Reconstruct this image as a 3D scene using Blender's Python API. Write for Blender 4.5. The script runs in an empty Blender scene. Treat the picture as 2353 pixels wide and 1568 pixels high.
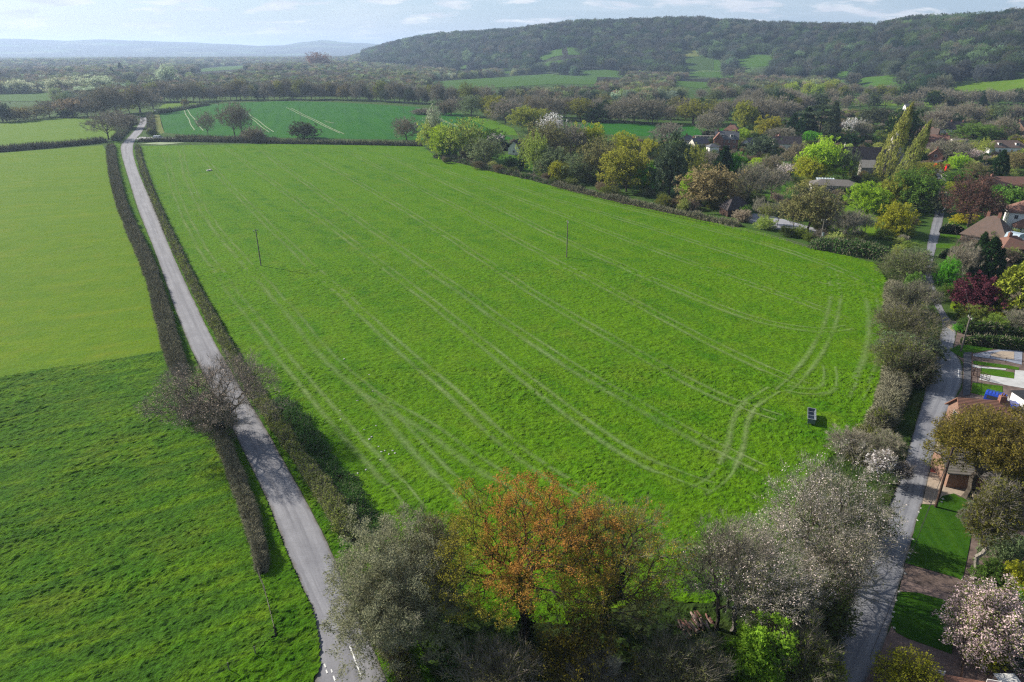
import bpy, math, random
import numpy as np
from mathutils import Vector, geometry
S = bpy.context.scene
COL = S.collection
R = math.radians

# ------------------------------------------------------------ camera
CAMH = 50.0
PITCH = R(23.1)
FPX, CX, CY = 1569.0, 1176.5, 784.0            # the photograph measured at 2353 x 1568
cam = bpy.data.cameras.new('camera'); cam_o = bpy.data.objects.new('camera', cam); COL.objects.link(cam_o)
cam.sensor_width = 36.0; cam.lens = 36.0 * FPX / 2353.0
cam.clip_start = 0.5; cam.clip_end = 60000
cam_o.location = (0, 0, CAMH); cam_o.rotation_euler = (R(90) - PITCH, 0, 0)
S.camera = cam_o

# ------------------------------------------------------------ sun, sky, exposure
SUN_EL = R(31.0)
SUN_AZ = math.atan2(-0.885, 0.465)             # compass angle of the sun from +Y, clockwise positive (sun is left and ahead)
SUN_D = Vector((math.sin(SUN_AZ) * math.cos(SUN_EL), math.cos(SUN_AZ) * math.cos(SUN_EL), math.sin(SUN_EL)))
sl = bpy.data.lights.new('sun', 'SUN'); sl.energy = 5.0; sl.angle = R(0.6); sl.color = (1.0, 0.93, 0.82)
so = bpy.data.objects.new('sun', sl); COL.objects.link(so); so.location = (-60, 40, 90)
so.rotation_euler = SUN_D.to_track_quat('Z', 'Y').to_euler()

W = bpy.data.worlds.new("World"); S.world = W; W.use_nodes = True
nt = W.node_tree; N = nt.nodes; L = nt.links; N.clear()
out = N.new('ShaderNodeOutputWorld'); bg = N.new('ShaderNodeBackground'); L.new(bg.outputs[0], out.inputs[0])
sky = N.new('ShaderNodeTexSky'); sky.sky_type = 'NISHITA'; sky.sun_disc = False
sky.sun_elevation = SUN_EL; sky.sun_rotation = SUN_AZ; sky.altitude = 100; sky.air_density = 1.0; sky.dust_density = 0.6; sky.ozone_density = 2.0
tc = N.new('ShaderNodeTexCoord')
sep = N.new('ShaderNodeSeparateXYZ'); L.new(tc.outputs['Generated'], sep.inputs[0])
def wmath(op, a, b=None, clamp=False):
    m = N.new('ShaderNodeMath'); m.operation = op; m.use_clamp = clamp
    for i, v in enumerate((a, b)):
        if v is None: continue
        if isinstance(v, (int, float)): m.inputs[i].default_value = v
        else: L.new(v, m.inputs[i])
    return m.outputs[0]
zz = wmath('ADD', wmath('MAXIMUM', sep.outputs['Z'], 0.0), 0.16)
cmb = N.new('ShaderNodeCombineXYZ'); L.new(wmath('DIVIDE', sep.outputs['X'], zz), cmb.inputs[0]); L.new(wmath('DIVIDE', sep.outputs['Y'], zz), cmb.inputs[1])
def wnoise(scale, detail, rough, off, sx=1.0, sy=1.0):
    mp = N.new('ShaderNodeMapping'); mp.inputs['Location'].default_value = off; mp.inputs['Scale'].default_value = (sx, sy, 1)
    L.new(cmb.outputs[0], mp.inputs[0])
    n = N.new('ShaderNodeTexNoise'); n.inputs['Scale'].default_value = scale; n.inputs['Detail'].default_value = detail; n.inputs['Roughness'].default_value = rough
    L.new(mp.outputs[0], n.inputs['Vector']); return n.outputs['Fac']
def wramp(v, a, b, ca=(0, 0, 0, 1), cb=(1, 1, 1, 1)):
    r = N.new('ShaderNodeValToRGB'); r.color_ramp.elements[0].position = a; r.color_ramp.elements[1].position = b
    r.color_ramp.elements[0].color = ca; r.color_ramp.elements[1].color = cb; L.new(v, r.inputs[0]); return r.outputs[0]
def wmix(f, a, b):
    m = N.new('ShaderNodeMix'); m.data_type = 'RGBA'
    for k, v in ((0, f), (6, a), (7, b)):
        if isinstance(v, (int, float)): m.inputs[k].default_value = v
        elif isinstance(v, tuple): m.inputs[k].default_value = v
        else: L.new(v, m.inputs[k])
    return m.outputs[2]
wisp = wramp(wnoise(0.9, 9, 0.62, (3.1, 1.7, 0), 0.7, 1.5), 0.46, 0.74)
puff = wramp(wnoise(2.3, 8, 0.55, (7.4, 5.2, 0), 1.0, 1.3), 0.53, 0.60)
shade = wramp(wnoise(3.0, 5, 0.5, (1.4, 9.2, 0)), 0.35, 0.7, (5.6, 6.0, 6.9, 1), (8.2, 8.4, 8.6, 1))
left = wmath('MULTIPLY_ADD', sep.outputs['X'], -0.55, True); left.node.inputs[2].default_value = 0.42
wispf = wmath('MULTIPLY', wisp, wmath('ADD', left, 0.12), True)
hz = wmath('MULTIPLY_ADD', sep.outputs['Z'], -5.0, True); hz.node.inputs[2].default_value = 0.95
skyb = wmix(wmath('MULTIPLY', hz, 0.72), sky.outputs[0], (3.3, 4.8, 7.2, 1))     # pale milky air low in the sky
c1 = wmix(wispf, skyb, (7.0, 7.6, 8.3, 1))
c2 = wmix(wmath('MULTIPLY', puff, 0.8), c1, shade)
L.new(c2, bg.inputs[0]); bg.inputs[1].default_value = 0.07
S.view_settings.view_transform = 'Standard'; S.view_settings.look = 'None'; S.view_settings.exposure = 0.85; S.view_settings.gamma = 1.0
S.render.engine = 'CYCLES'
cy = S.cycles
cy.max_bounces = 5; cy.diffuse_bounces = 2; cy.glossy_bounces = 2; cy.transmission_bounces = 3; cy.transparent_max_bounces = 8; cy.volume_bounces = 0
cy.use_denoising = False; cy.denoiser = 'OPENIMAGEDENOISE'; cy.denoising_input_passes = 'RGB_ALBEDO_NORMAL'; cy.denoising_prefilter = 'ACCURATE'
cy.sample_clamp_indirect = 4.0; cy.pixel_filter_type = 'BLACKMAN_HARRIS'; cy.filter_width = 1.25

# ------------------------------------------------------------ helpers
cp, sp = math.cos(PITCH), math.sin(PITCH)
def ray(px, py):
    u = (px - CX) / FPX; v = (py - CY) / FPX
    return np.array([u, cp - v * sp, -sp - v * cp])
VIEWS = {'d': (0, 0, None), 'a1': (0, 0, 2.736), 'a2': (850, 0, 2.736), 'a3': (1700, 0, 2.736), 'a4': (0, 200, 3.677),
         'a5': (1000, 240, 3.677), 'a6': (1600, 240, 4.127), 'a7': (2080, 240, 4.127), 'z1': (2060, 560, 4.612),
         'z2': (2160, 820, 5.2275), 'z3': (2160, 1080, 4.9), 'z4': (2010, 1380, 4.278), 'z5': (1560, 1180, 2.981),
         'zf': (1000, 1180, 2.981), 'z7': (560, 1180, 2.981), 'z8': (360, 840, 4.355), 'zm': (1960, 900, 5.2275),
         'zg': (2400, 820, 6.03), 'zh': (2360, 1060, 6.535), 'zl': (260, 150, 8.71), 'zn': (700, 840, 4.355)}
DS = 2353.0 / 2560.0
def D(v, x, y):                                  # a measurement made in an enlarged view -> photograph units
    ox, oy, s = VIEWS[v]
    if s is None: return (x, y)
    return ((ox + x / s) * DS, (oy + y / s) * DS)
def vscale(v):
    s = VIEWS[v][2]; return 1.0 if s is None else DS / s

def _h(ix, iy, seed):
    n = (ix.astype(np.int64) * 374761393 + iy.astype(np.int64) * 668265263 + seed * 974634777) & 0x7fffffff
    n = ((n ^ (n >> 13)) * 1274126177) & 0x7fffffff
    n = (n ^ (n >> 16)) & 0xffff
    return n / 65535.0
def vnoise(x, y, seed=0):
    x = np.asarray(x, float); y = np.asarray(y, float)
    ix = np.floor(x); iy = np.floor(y); fx = x - ix; fy = y - iy
    fx = fx * fx * (3 - 2 * fx); fy = fy * fy * (3 - 2 * fy)
    a = _h(ix, iy, seed); b = _h(ix + 1, iy, seed); c = _h(ix, iy + 1, seed); d = _h(ix + 1, iy + 1, seed)
    return (a + (b - a) * fx) * (1 - fy) + (c + (d - c) * fx) * fy
def fbm(x, y, seed=0, o=4):
    s = 0; a = .5; t = 0
    for k in range(o):
        s = s + a * vnoise(x, y, seed + k * 17); t += a; a *= .5; x = x * 2.03; y = y * 2.03
    return s / t
def smooth(t):
    t = np.clip(t, 0, 1); return t * t * (3 - 2 * t)

# ------------------------------------------------------------ terrain
def az_of(px, py=110.0):
    r = ray(px, py); return math.atan2(r[0], r[1])
def el_of(px, py):
    r = ray(px, py); return r[2] / math.hypot(r[0], r[1])
RIDGE = [(700, 150, 3040), (790, 138, 2960), (830, 124, 2880), (880, 108, 2800), (900, 100, 2720), (960, 87, 2560), (1000, 80, 2480), (1100, 75, 2320), (1200, 67, 2240),
         (1300, 54, 2160), (1400, 49, 2160), (1500, 46, 2160), (1600, 44, 2120), (1700, 52, 2080), (1800, 57, 2040), (1900, 60, 1960), (2000, 62, 1880),
         (2060, 47, 1760), (2150, 44, 1680), (2250, 40, 1600), (2353, 30, 1520), (2600, 25, 1440), (3400, 25, 1360)]
TOE = [(700, 2494), (830, 2236), (1000, 1849), (1300, 1548), (1500, 1505), (1700, 1462), (1900, 1341), (2050, 1100), (2200, 980), (2353, 963), (2600, 860), (3400, 774)]
_ra = np.array([az_of(p[0]) for p in RIDGE]); _rr = np.array([p[2] for p in RIDGE], float)
_rh = np.array([max(0.0, el_of(p[0], p[1]) * p[2] + CAMH - 12.0) for p in RIDGE]); _rh[0] = 0; _rh[1] = min(_rh[1], 4)
_ta = np.array([az_of(p[0]) for p in TOE]); _tr = np.array([p[1] for p in TOE], float)
FAR = [(-1200, 92), (-400, 90), (0, 86), (85, 86), (150, 90), (230, 86), (400, 91), (500, 97), (600, 103), (650, 101), (690, 93), (740, 89), (800, 94), (900, 99), (1100, 104), (1500, 108), (2500, 108), (3500, 108)]
_fa = np.array([az_of(p[0]) for p in FAR]); _fh = np.array([el_of(p[0], p[1]) * 11000 + CAMH for p in FAR])
def terr(x, y):
    x = np.asarray(x, float); y = np.asarray(y, float)
    r = np.hypot(x, y); az = np.arctan2(x, y)
    Rr = np.interp(az, _ra, _rr); Rh = np.interp(az, _ra, _rh, left=0); Rt = np.interp(az, _ta, _tr)
    front = np.where(np.abs(az) < 1.45, 1.0, 0.0)
    s = (r - Rt) / (Rr - Rt)
    sp1 = (fbm(x / 420.0, y / 420.0, 5, 3) - .5)
    sc = np.clip(s, 0, 1)
    z = Rh * (smooth(sc) * .55 + sc * .45) * (1 + .9 * sp1 * sc * (1 - sc) * 2.2)
    back = np.clip((r - Rr) / 2500.0, 0, 1)
    z = z * (1 - .8 * smooth(back)) - np.where(r > Rr, np.minimum((r - Rr) * .02, 30), 0) * (Rh > 20)
    z = np.where(az < _ra[0], 0, z)
    fh = np.interp(az, _fa, _fh)
    f = smooth((r - 7600) / 3400.0)
    fb = .82 + .36 * fbm(az * 28, r / 1400.0, 9, 3) * (1 - smooth((r - 9800) / 1200.))
    z = np.where(r > 7600, np.maximum(z, fh * f * fb), z)
    # the middle distance on the left rises and falls a little
    m = smooth((r - 900) / 700.) * (1 - smooth((r - 3600) / 1500.)) * (az < _ta[2]) * smooth((_ta[3] - az) / .12)
    z = z + m * 16 * (fbm(x / 500., y / 500., 31, 2) - .35)
    return z * front
def G(px, py):                                   # where the line of sight of a measured point meets the land
    d = ray(px, py)
    hd = math.hypot(d[0], d[1])
    rs = np.concatenate([np.arange(20, 1400, 2.0), np.arange(1400, 14000, 8.0)])
    t = rs / hd
    dz = CAMH + t * d[2] - terr(d[0] * t, d[1] * t)
    k = np.argmax(dz <= 0)
    if dz[k] > 0: k = len(rs) - 1
    t1 = t[k]; t0 = t[max(k - 1, 0)]; a, b = dz[max(k - 1, 0)], dz[k]
    tt = t0 + (t1 - t0) * (a / (a - b) if a != b else 0)
    x, y = d[0] * tt, d[1] * tt
    return (x, y, float(terr(x, y)))
def flat(px, py, z=0.0):
    d = ray(px, py); t = (z - CAMH) / d[2]; return (d[0] * t, d[1] * t)
def pix(x, y, z):
    dx, dy, dz = x, y, z - CAMH
    dep = dy * cp - dz * sp; up = dy * sp + dz * cp
    return CX + FPX * dx / dep, CY - FPX * up / dep
def height_at(x, y, z0, ytop):                   # height of a thing standing at x, y whose top was measured at ytop
    _, yb = pix(x, y, z0); lo, hi = 0.0, 120.0
    for _ in range(40):
        m = (lo + hi) / 2
        if pix(x, y, z0 + m)[1] > ytop: lo = m
        else: hi = m
    return (lo + hi) / 2
def depth_of(x, y, z): return y * cp - (z - CAMH) * sp

def inpoly(x, y, poly):
    x = np.asarray(x, float); y = np.asarray(y, float); c = np.zeros(x.shape, bool); n = len(poly)
    for i in range(n):
        x1, y1 = poly[i][0], poly[i][1]; x2, y2 = poly[(i + 1) % n][0], poly[(i + 1) % n][1]
        if y1 == y2: continue
        c ^= ((y1 > y) != (y2 > y)) & (x < (x2 - x1) * (y - y1) / (y2 - y1) + x1)
    return c

# ------------------------------------------------------------ object helpers
def mesh_np(name, verts, faces, mats=None, mat_idx=None, smooth_s=False, attrs=None, uv=None):
    """faces: (n,3) or (n,4) int array, or a list of both arrays"""
    me = bpy.data.meshes.new(name)
    verts = np.asarray(verts, np.float32).reshape(-1, 3)
    fl = faces if isinstance(faces, list) else [faces]
    fl = [np.asarray(f, np.int32) for f in fl if len(f)]
    loops = np.concatenate([f.ravel() for f in fl]); tot = np.concatenate([np.full(len(f), f.shape[1], np.int32) for f in fl])
    start = np.concatenate([[0], np.cumsum(tot)[:-1]]).astype(np.int32)
    me.vertices.add(len(verts)); me.vertices.foreach_set('co', verts.ravel())
    me.loops.add(len(loops)); me.loops.foreach_set('vertex_index', loops)
    me.polygons.add(len(tot)); me.polygons.foreach_set('loop_start', start); me.polygons.foreach_set('loop_total', tot)
    for m in (mats or []): me.materials.append(m)
    if mat_idx is not None: me.polygons.foreach_set('material_index', np.asarray(mat_idx, np.int32))
    me.polygons.foreach_set('use_smooth', np.full(len(tot), bool(smooth_s)))
    for k, (dom, arr) in (attrs or {}).items():
        arr = np.asarray(arr, np.float32)
        if arr.ndim == 2: a = me.attributes.new(k, 'FLOAT_COLOR', dom); a.data.foreach_set('color', np.c_[arr, np.ones(len(arr))].astype(np.float32).ravel())
        else: a = me.attributes.new(k, 'FLOAT', dom); a.data.foreach_set('value', arr)
    if uv is not None:
        l = me.uv_layers.new(name='UVMap'); l.data.foreach_set('uv', np.asarray(uv, np.float32)[loops].ravel())
    me.update(calc_edges=True); me.validate()
    return me
def link(name, me, parent=None, loc=None):
    o = bpy.data.objects.new(name, me); COL.objects.link(o)
    if loc is not None: o.location = loc
    if parent is not None: o.parent = parent
    return o
def tag(o, label=None, cat=None, group=None, kind=None):
    if label: o['label'] = label
    if cat: o['category'] = cat
    if group: o['group'] = group
    if kind: o['kind'] = kind
    return o

# ------------------------------------------------------------ materials
class MT:
    def __init__(s, name):
        s.m = bpy.data.materials.new(name); s.m.use_nodes = True; s.t = s.m.node_tree; s.n = s.t.nodes; s.l = s.t.links; s.n.clear()
        s.out = s.n.new('ShaderNodeOutputMaterial')
    def put(s, v, inp):
        if isinstance(v, (int, float)): inp.default_value = v
        elif isinstance(v, tuple):
            inp.default_value = v if len(v) == len(inp.default_value) else (v + (1,) if len(inp.default_value) == 4 else v[:3])
        else: s.l.new(v, inp)
    def math(s, op, a, b=0.0, c=None, clamp=False):
        m = s.n.new('ShaderNodeMath'); m.operation = op; m.use_clamp = clamp; s.put(a, m.inputs[0]); s.put(b, m.inputs[1])
        if c is not None: s.put(c, m.inputs[2])
        return m.outputs[0]
    def mix(s, f, a, b, mode='MIX'):
        m = s.n.new('ShaderNodeMix'); m.data_type = 'RGBA'; m.blend_type = mode; s.put(f, m.inputs[0]); s.put(a, m.inputs[6]); s.put(b, m.inputs[7]); return m.outputs[2]
    def pos(s): return s.n.new('ShaderNodeNewGeometry').outputs['Position']
    def noise(s, scale, detail=3, rough=.5, stretch=None, rot=0.0, vec=None, loc=None):
        v = vec or s.pos()
        if stretch or rot or loc:
            mp = s.n.new('ShaderNodeMapping'); s.put(v, mp.inputs[0])
            if rot: mp.vector_type = 'TEXTURE'; mp.inputs['Rotation'].default_value = (0, 0, rot)
            if stretch: mp.inputs['Scale'].default_value = tuple(1 / q for q in stretch) if rot else stretch
            if loc: mp.inputs['Location'].default_value = loc
            v = mp.outputs[0]
        n = s.n.new('ShaderNodeTexNoise'); n.inputs['Scale'].default_value = scale; n.inputs['Detail'].default_value = detail; n.inputs['Roughness'].default_value = rough
        s.put(v, n.inputs['Vector']); return n.outputs['Fac']
    def ramp(s, v, *stops):
        r = s.n.new('ShaderNodeValToRGB'); e = r.color_ramp.elements
        while len(e) < len(stops): e.new(0.5)
        for k, (p, c) in enumerate(stops):
            e[k].position = p; e[k].color = (c, c, c, 1) if isinstance(c, (int, float)) else tuple(c) + (1,)
        s.put(v, r.inputs[0]); return r.outputs[0]
    def attr(s, name, kind='GEOMETRY', o='Fac'):
        a = s.n.new('ShaderNodeAttribute'); a.attribute_name = name; a.attribute_type = kind; return a.outputs[o]
    def bsdf(s, col, rough=.9, bump=None, spec=.2, metal=0.0):
        b = s.n.new('ShaderNodeBsdfPrincipled'); s.put(col, b.inputs['Base Color']); s.put(rough, b.inputs['Roughness'])
        b.inputs['Specular IOR Level'].default_value = spec; b.inputs['Metallic'].default_value = metal
        if bump is not None:
            bm = s.n.new('ShaderNodeBump'); bm.inputs['Strength'].default_value = bump[1]; bm.inputs['Distance'].default_value = bump[2]; s.put(bump[0], bm.inputs['Height']); s.l.new(bm.outputs[0], b.inputs['Normal'])
        s.l.new(b.outputs[0], s.out.inputs[0]); return s.m
def rgb(*c): return tuple(c)
def lin(r, g, b):                                 # sRGB 0-255 to linear
    f = lambda c: (c / 255 / 12.92) if c / 255 <= .04045 else ((c / 255 + .055) / 1.055) ** 2.4
    return (f(r), f(g), f(b))
def plain(name, col, rough=.8, var=.12, scale=3.0, spec=.2, metal=0.0, bump=None):
    t = MT(name); n = t.noise(scale, 4, .6)
    f = t.ramp(n, (.3, 1 - var * 1.6), (.7, 1 + var))
    c = t.mix(1.0, col, f, 'MULTIPLY')
    return t.bsdf(c, rough, (n, bump[0], bump[1]) if bump else None, spec, metal)
def grass_mat(name, cols, big=.03, streak=None, bump=.6, fine=.35, tuft=2.2):
    """cols: dark, mid, bright, dry"""
    t = MT(name)
    nb = t.noise(big, 4, .6); nm = t.noise(.22, 4, .6); nf = t.noise(tuft, 5, .7)
    c = t.mix(t.ramp(nb, (.36, 0), (.62, 1)), cols[0], cols[1])
    c = t.mix(t.ramp(nm, (.38, 0), (.68, .9)), c, cols[2])
    dry = t.ramp(t.noise(.11, 6, .7, loc=(40, 10, 0)), (.50, 0), (.72, .6))
    c = t.mix(dry, c, cols[3])
    if streak:
        ns = t.noise(streak[0], 3, .5, stretch=streak[2], rot=streak[1])
        c = t.mix(t.ramp(ns, (.35, 0), (.65, streak[3])), c, cols[3] if len(streak) < 5 else streak[4])
    f = t.ramp(nf, (.28, 1 - fine * 1.5), (.5, 1.0), (.74, 1 + fine * .9))  # light-dark mottle painted into the grass for the small tuft shadows
    c = t.mix(1.0, c, f, 'MULTIPLY')
    nb2 = t.noise(1.1, 6, .75)
    return t.bsdf(c, .85, (nb2, bump, .5), .04)

M = {}
M['main'] = grass_mat('pasture_grass', [(.033, .112, .0025), (.055, .146, .0025), (.082, .168, .004), (.120, .168, .014)], streak=(.22, R(-58), (.06, 1, 1), .75, (.080, .170, .004)), bump=.8, fine=.42, tuft=1.5, big=.022)
M['leftup'] = grass_mat('grazed_grass', [(.074, .150, .003), (.092, .166, .004), (.110, .178, .005), (.145, .172, .012)], streak=(.25, R(20), (.12, 1, 1), .5, (.065, .14, .008)), bump=.45, fine=.22)
M['leftlow'] = grass_mat('lush_grass', [(.036, .118, .005), (.060, .146, .004), (.100, .178, .005), (.140, .165, .014)], big=.06, streak=(.55, R(25), (.10, 1, 1), .85, (.036, .100, .008)), bump=1.0, fine=.5, tuft=2.6)
M['leftfar'] = grass_mat('far_left_grass', [(.070, .145, .006), (.088, .160, .008), (.10, .17, .010), (.12, .17, .018)], bump=.3, fine=.15)
M['crop'] = grass_mat('young_wheat', [(.012, .092, .006), (.018, .108, .006), (.032, .122, .006), (.040, .118, .010)], streak=(.20, R(-75), (.05, 1, 1), .45, (.012, .075, .018)), bump=.3, fine=.15)
M['meadow'] = grass_mat('meadow_grass', [(.034, .088, .010), (.044, .105, .011), (.058, .120, .012), (.075, .11, .02)], big=.01, bump=.2, fine=.15)  # greens darkened for the cloud shadow lying on the hill clearings
M['lawn'] = grass_mat('lawn_grass', [(0.0280, 0.0875, 0.0056), (0.0385, 0.1050, 0.0056), (0.0595, 0.1295, 0.0070), (0.0840, 0.1330, 0.0140)], bump=.35, fine=.25)
M['shade_lawn'] = grass_mat('mown_lawn', [(.016, .058, .005), (.021, .068, .005), (.030, .080, .006), (.04, .075, .008)], streak=(.9, R(80), (.05, 1, 1), .7, (.036, .092, .006)), bump=.3, fine=.2)  # darker greens than the other lawns, with lighter stripes
M['verge'] = grass_mat('verge_grass', [(.032, .100, .003), (.048, .128, .003), (.075, .165, .004), (.11, .15, .015)], big=.2, bump=1.0, fine=.45)
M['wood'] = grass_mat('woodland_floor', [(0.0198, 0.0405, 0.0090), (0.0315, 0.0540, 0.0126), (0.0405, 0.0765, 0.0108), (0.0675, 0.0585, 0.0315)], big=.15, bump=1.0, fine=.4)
M['base'] = grass_mat('valley_grass', [(0.0360, 0.0680, 0.0144), (0.0480, 0.0880, 0.0176), (0.0440, 0.0960, 0.0160), (0.0720, 0.0800, 0.0320)], big=.004, bump=.3, fine=.2)
M['dry'] = grass_mat('dry_grass', [(0.1050, 0.1275, 0.0338), (0.1350, 0.1500, 0.0450), (0.1125, 0.1500, 0.0225), (0.1800, 0.1575, 0.0675)], big=.1, bump=.4)
# far plain: hedged fields and woods seen from kilometres away
t = MT('distant_land')
vor = t.n.new('ShaderNodeTexVoronoi'); vor.inputs['Scale'].default_value = .0034; t.put(t.pos(), vor.inputs['Vector'])
cell = t.ramp(vor.outputs['Color'], (.0, (.028, .036, .022)), (.45, (.034, .040, .026)), (.55, (.06, .12, .03)), (.75, (.10, .17, .05)), (.9, (.16, .17, .10)), (1.0, (.05, .06, .03)))
woods = t.ramp(t.noise(.0016, 6, .65), (.44, 0), (.54, 1))
wc = t.mix(t.noise(.05, 4, .7), (.018, .022, .016), (.045, .046, .032))
dc = t.mix(woods, cell, wc)
M['ground_far'] = t.bsdf(dc, .95, (t.noise(.04, 5, .8), 1.0, 14.0), .05)
def asphalt(name, base, light, dark, wheel=.25):
    t = MT(name)
    uv = t.n.new('ShaderNodeUVMap').outputs[0]
    s3 = t.n.new('ShaderNodeSeparateXYZ'); t.put(uv, s3.inputs[0])
    n1 = t.noise(.22, 5, .65); n2 = t.noise(3.5, 4, .7); n3 = t.noise(1.2, 4, .6, vec=uv, stretch=(5.0, .03, 1))
    c = t.mix(t.ramp(n1, (.35, 0), (.7, 1)), base, light)
    c = t.mix(t.ramp(n3, (.42, 0), (.62, .75)), c, dark)
    w = t.math('PINGPONG', t.math('ADD', t.math('MULTIPLY', s3.outputs[0], 4.0), 0.0), 1.0)
    c = t.mix(t.math('MULTIPLY', t.ramp(w, (.45, 0), (.95, 1)), wheel), c, light)
    ed = t.math('ABSOLUTE', t.math('SUBTRACT', s3.outputs[0], .5))
    ed2 = t.math('ADD', ed, t.math('MULTIPLY', t.math('SUBTRACT', t.noise(.8, 5, .7), .5), .22))
    c = t.mix(t.ramp(ed2, (.415, 0), (.50, .8)), c, (.075, .065, .045))
    c = t.mix(1.0, c, t.ramp(n2, (.3, .86), (.7, 1.10)), 'MULTIPLY')
    return t.bsdf(c, .8, (t.noise(14, 3, .8), .25, .02), .3)
M['road'] = asphalt('lane_asphalt', (.165, .165, .180), (.235, .235, .250), (.125, .125, .138))
M['road2'] = asphalt('street_asphalt', (.165, .168, .185), (.235, .24, .255), (.115, .12, .14), .2)

# ------------------------------------------------------------ surfaces
_tris_cache = {}
def cdt(poly, pts_in, step_edge=None):
    P = [Vector((p[0], p[1])) for p in poly]
    if step_edge:
        Q = []
        for i in range(len(P)):
            a, b = P[i], P[(i + 1) % len(P)]; n = max(1, int((b - a).length / step_edge))
            Q += [a.lerp(b, k / n) for k in range(n)]
        P = Q
    n = len(P); allp = P + [Vector((float(p[0]), float(p[1]))) for p in pts_in]
    r = geometry.delaunay_2d_cdt(allp, [(i, (i + 1) % n) for i in range(n)], [list(range(n))], 1, 1e-4)
    return np.array([(v.x, v.y) for v in r[0]]), np.array([f for f in r[2] if len(f) == 3], np.int32)
def sheet(name, poly, mat, dz=.03, step=None, grids=None, amp=.1, kind='structure', parent=None, tuft=1.0):
    """poly in world metres; a clean-edged sheet, and over its near part a fine tufted grid"""
    xs = [p[0] for p in poly]; ys = [p[1] for p in poly]
    inner = []
    if step:
        gx, gy = np.meshgrid(np.arange(min(xs) + step / 2, max(xs), step), np.arange(min(ys) + step / 2, max(ys), step))
        k = inpoly(gx, gy, poly); inner = np.c_[gx[k], gy[k]]
    V, F = cdt(poly, inner, step)
    a, b, c = V[F[:, 0]], V[F[:, 1]], V[F[:, 2]]
    ccw = ((b[:, 0] - a[:, 0]) * (c[:, 1] - a[:, 1]) - (b[:, 1] - a[:, 1]) * (c[:, 0] - a[:, 0])) > 0
    F = np.where(ccw[:, None], F, F[:, ::-1])
    Z = terr(V[:, 0], V[:, 1]) + dz
    verts = [np.c_[V, Z]]; faces = [F]; off = len(V)
    for (y0, y1, st) in (grids or []):
        nx = int((max(xs) - min(xs)) / st) + 2; ny = int((min(y1, max(ys)) - max(y0, min(ys))) / st) + 3
        if ny < 2: continue
        gx, gy = np.meshgrid(min(xs) + np.arange(nx) * st, max(y0, min(ys)) + np.arange(ny) * st)
        cxm = gx[:-1, :-1] + st / 2; cym = gy[:-1, :-1] + st / 2
        ok = inpoly(cxm, cym, poly)
        # only what the lens could reach from here or a few steps aside
        ok &= np.abs(cxm) < cym * .95 + 30
        jx = gx + (_h(np.round(gx / st), np.round(gy / st), 3) - .5) * st * .5; jy = gy + (_h(np.round(gx / st), np.round(gy / st), 4) - .5) * st * .5
        h = np.zeros_like(gx)
        for (wl, am) in ((2.6, .22), (1.1, .75), (.5, .95)):
            if wl > st * 1.3: h += am * np.abs(vnoise(gx / wl + 3.1, gy / wl * 1.25, int(wl * 10)) - .25) * 1.3
        h += _h(np.round(gx / st), np.round(gy / st), 8) * .35 * tuft
        h = dz + .02 + amp * h * (.45 + fbm(gx / 9., gy / 9., 44, 2) * 1.1)
        idx = np.arange(gx.size).reshape(gx.shape)
        f4 = np.stack([idx[:-1, :-1], idx[:-1, 1:], idx[1:, 1:], idx[1:, :-1]], -1)[ok]
        if not len(f4): continue
        use = np.unique(f4); mp = np.zeros(gx.size, np.int64); mp[use] = np.arange(len(use))
        verts.append(np.c_[jx.ravel()[use], jy.ravel()[use], h.ravel()[use]]); faces.append(mp[f4] + off); off += len(use)
    me = mesh_np(name, np.concatenate(verts), faces, [mat], smooth_s=False)
    o = link(name, me, parent)
    if parent is None: tag(o, kind=kind)
    return o
def PX(pts, view='d'):                            # measured outline -> outline on the land
    return [G(*D(view, *p))[:2] for p in pts]
def resample(line, n=None, step=None):
    P = np.array(line, float); d = np.r_[0, np.cumsum(np.hypot(*np.diff(P, axis=0).T))]
    n = n or max(2, int(d[-1] / step) + 1); t = np.linspace(0, d[-1], n)
    return np.c_[np.interp(t, d, P[:, 0]), np.interp(t, d, P[:, 1])]
def smooth_line(line, it=2):
    P = np.array(line, float)
    for _ in range(it):
        Q = [P[0]]
        for i in range(len(P) - 1): Q += [P[i] * .75 + P[i + 1] * .25, P[i] * .25 + P[i + 1] * .75]
        Q.append(P[-1]); P = np.array(Q)
    return P
def ribbon(name, left, right, mat, dz=.06, n=240, kind='structure', cross=7, jitter=.12):
    A = resample(smooth_line(left), n); B = resample(smooth_line(right), n)
    v = []; uv = []; Lc = 0
    for i in range(n):
        if i: Lc += float(np.hypot(*((A[i] + B[i]) / 2 - (A[i - 1] + B[i - 1]) / 2)))
        for k in range(cross):
            f = k / (cross - 1); p = A[i] * (1 - f) + B[i] * f
            if k in (0, cross - 1):
                p = p + (A[i] - B[i]) / (np.hypot(*(A[i] - B[i])) + 1e-6) * (jitter * 2 * (vnoise(i * .9, k * 7.3, 2) - .5)) * (1 if k == 0 else -1)
            v.append((p[0], p[1], float(terr(p[0], p[1])) + dz)); uv.append((f, Lc))
    idx = np.arange(n * cross).reshape(n, cross)
    f4 = np.stack([idx[:-1, :-1], idx[:-1, 1:], idx[1:, 1:], idx[1:, :-1]], -1).reshape(-1, 4)
    o = link(name, mesh_np(name, v, f4[:, ::-1], [mat], uv=np.array(uv))); tag(o, kind=kind); return o
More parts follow.
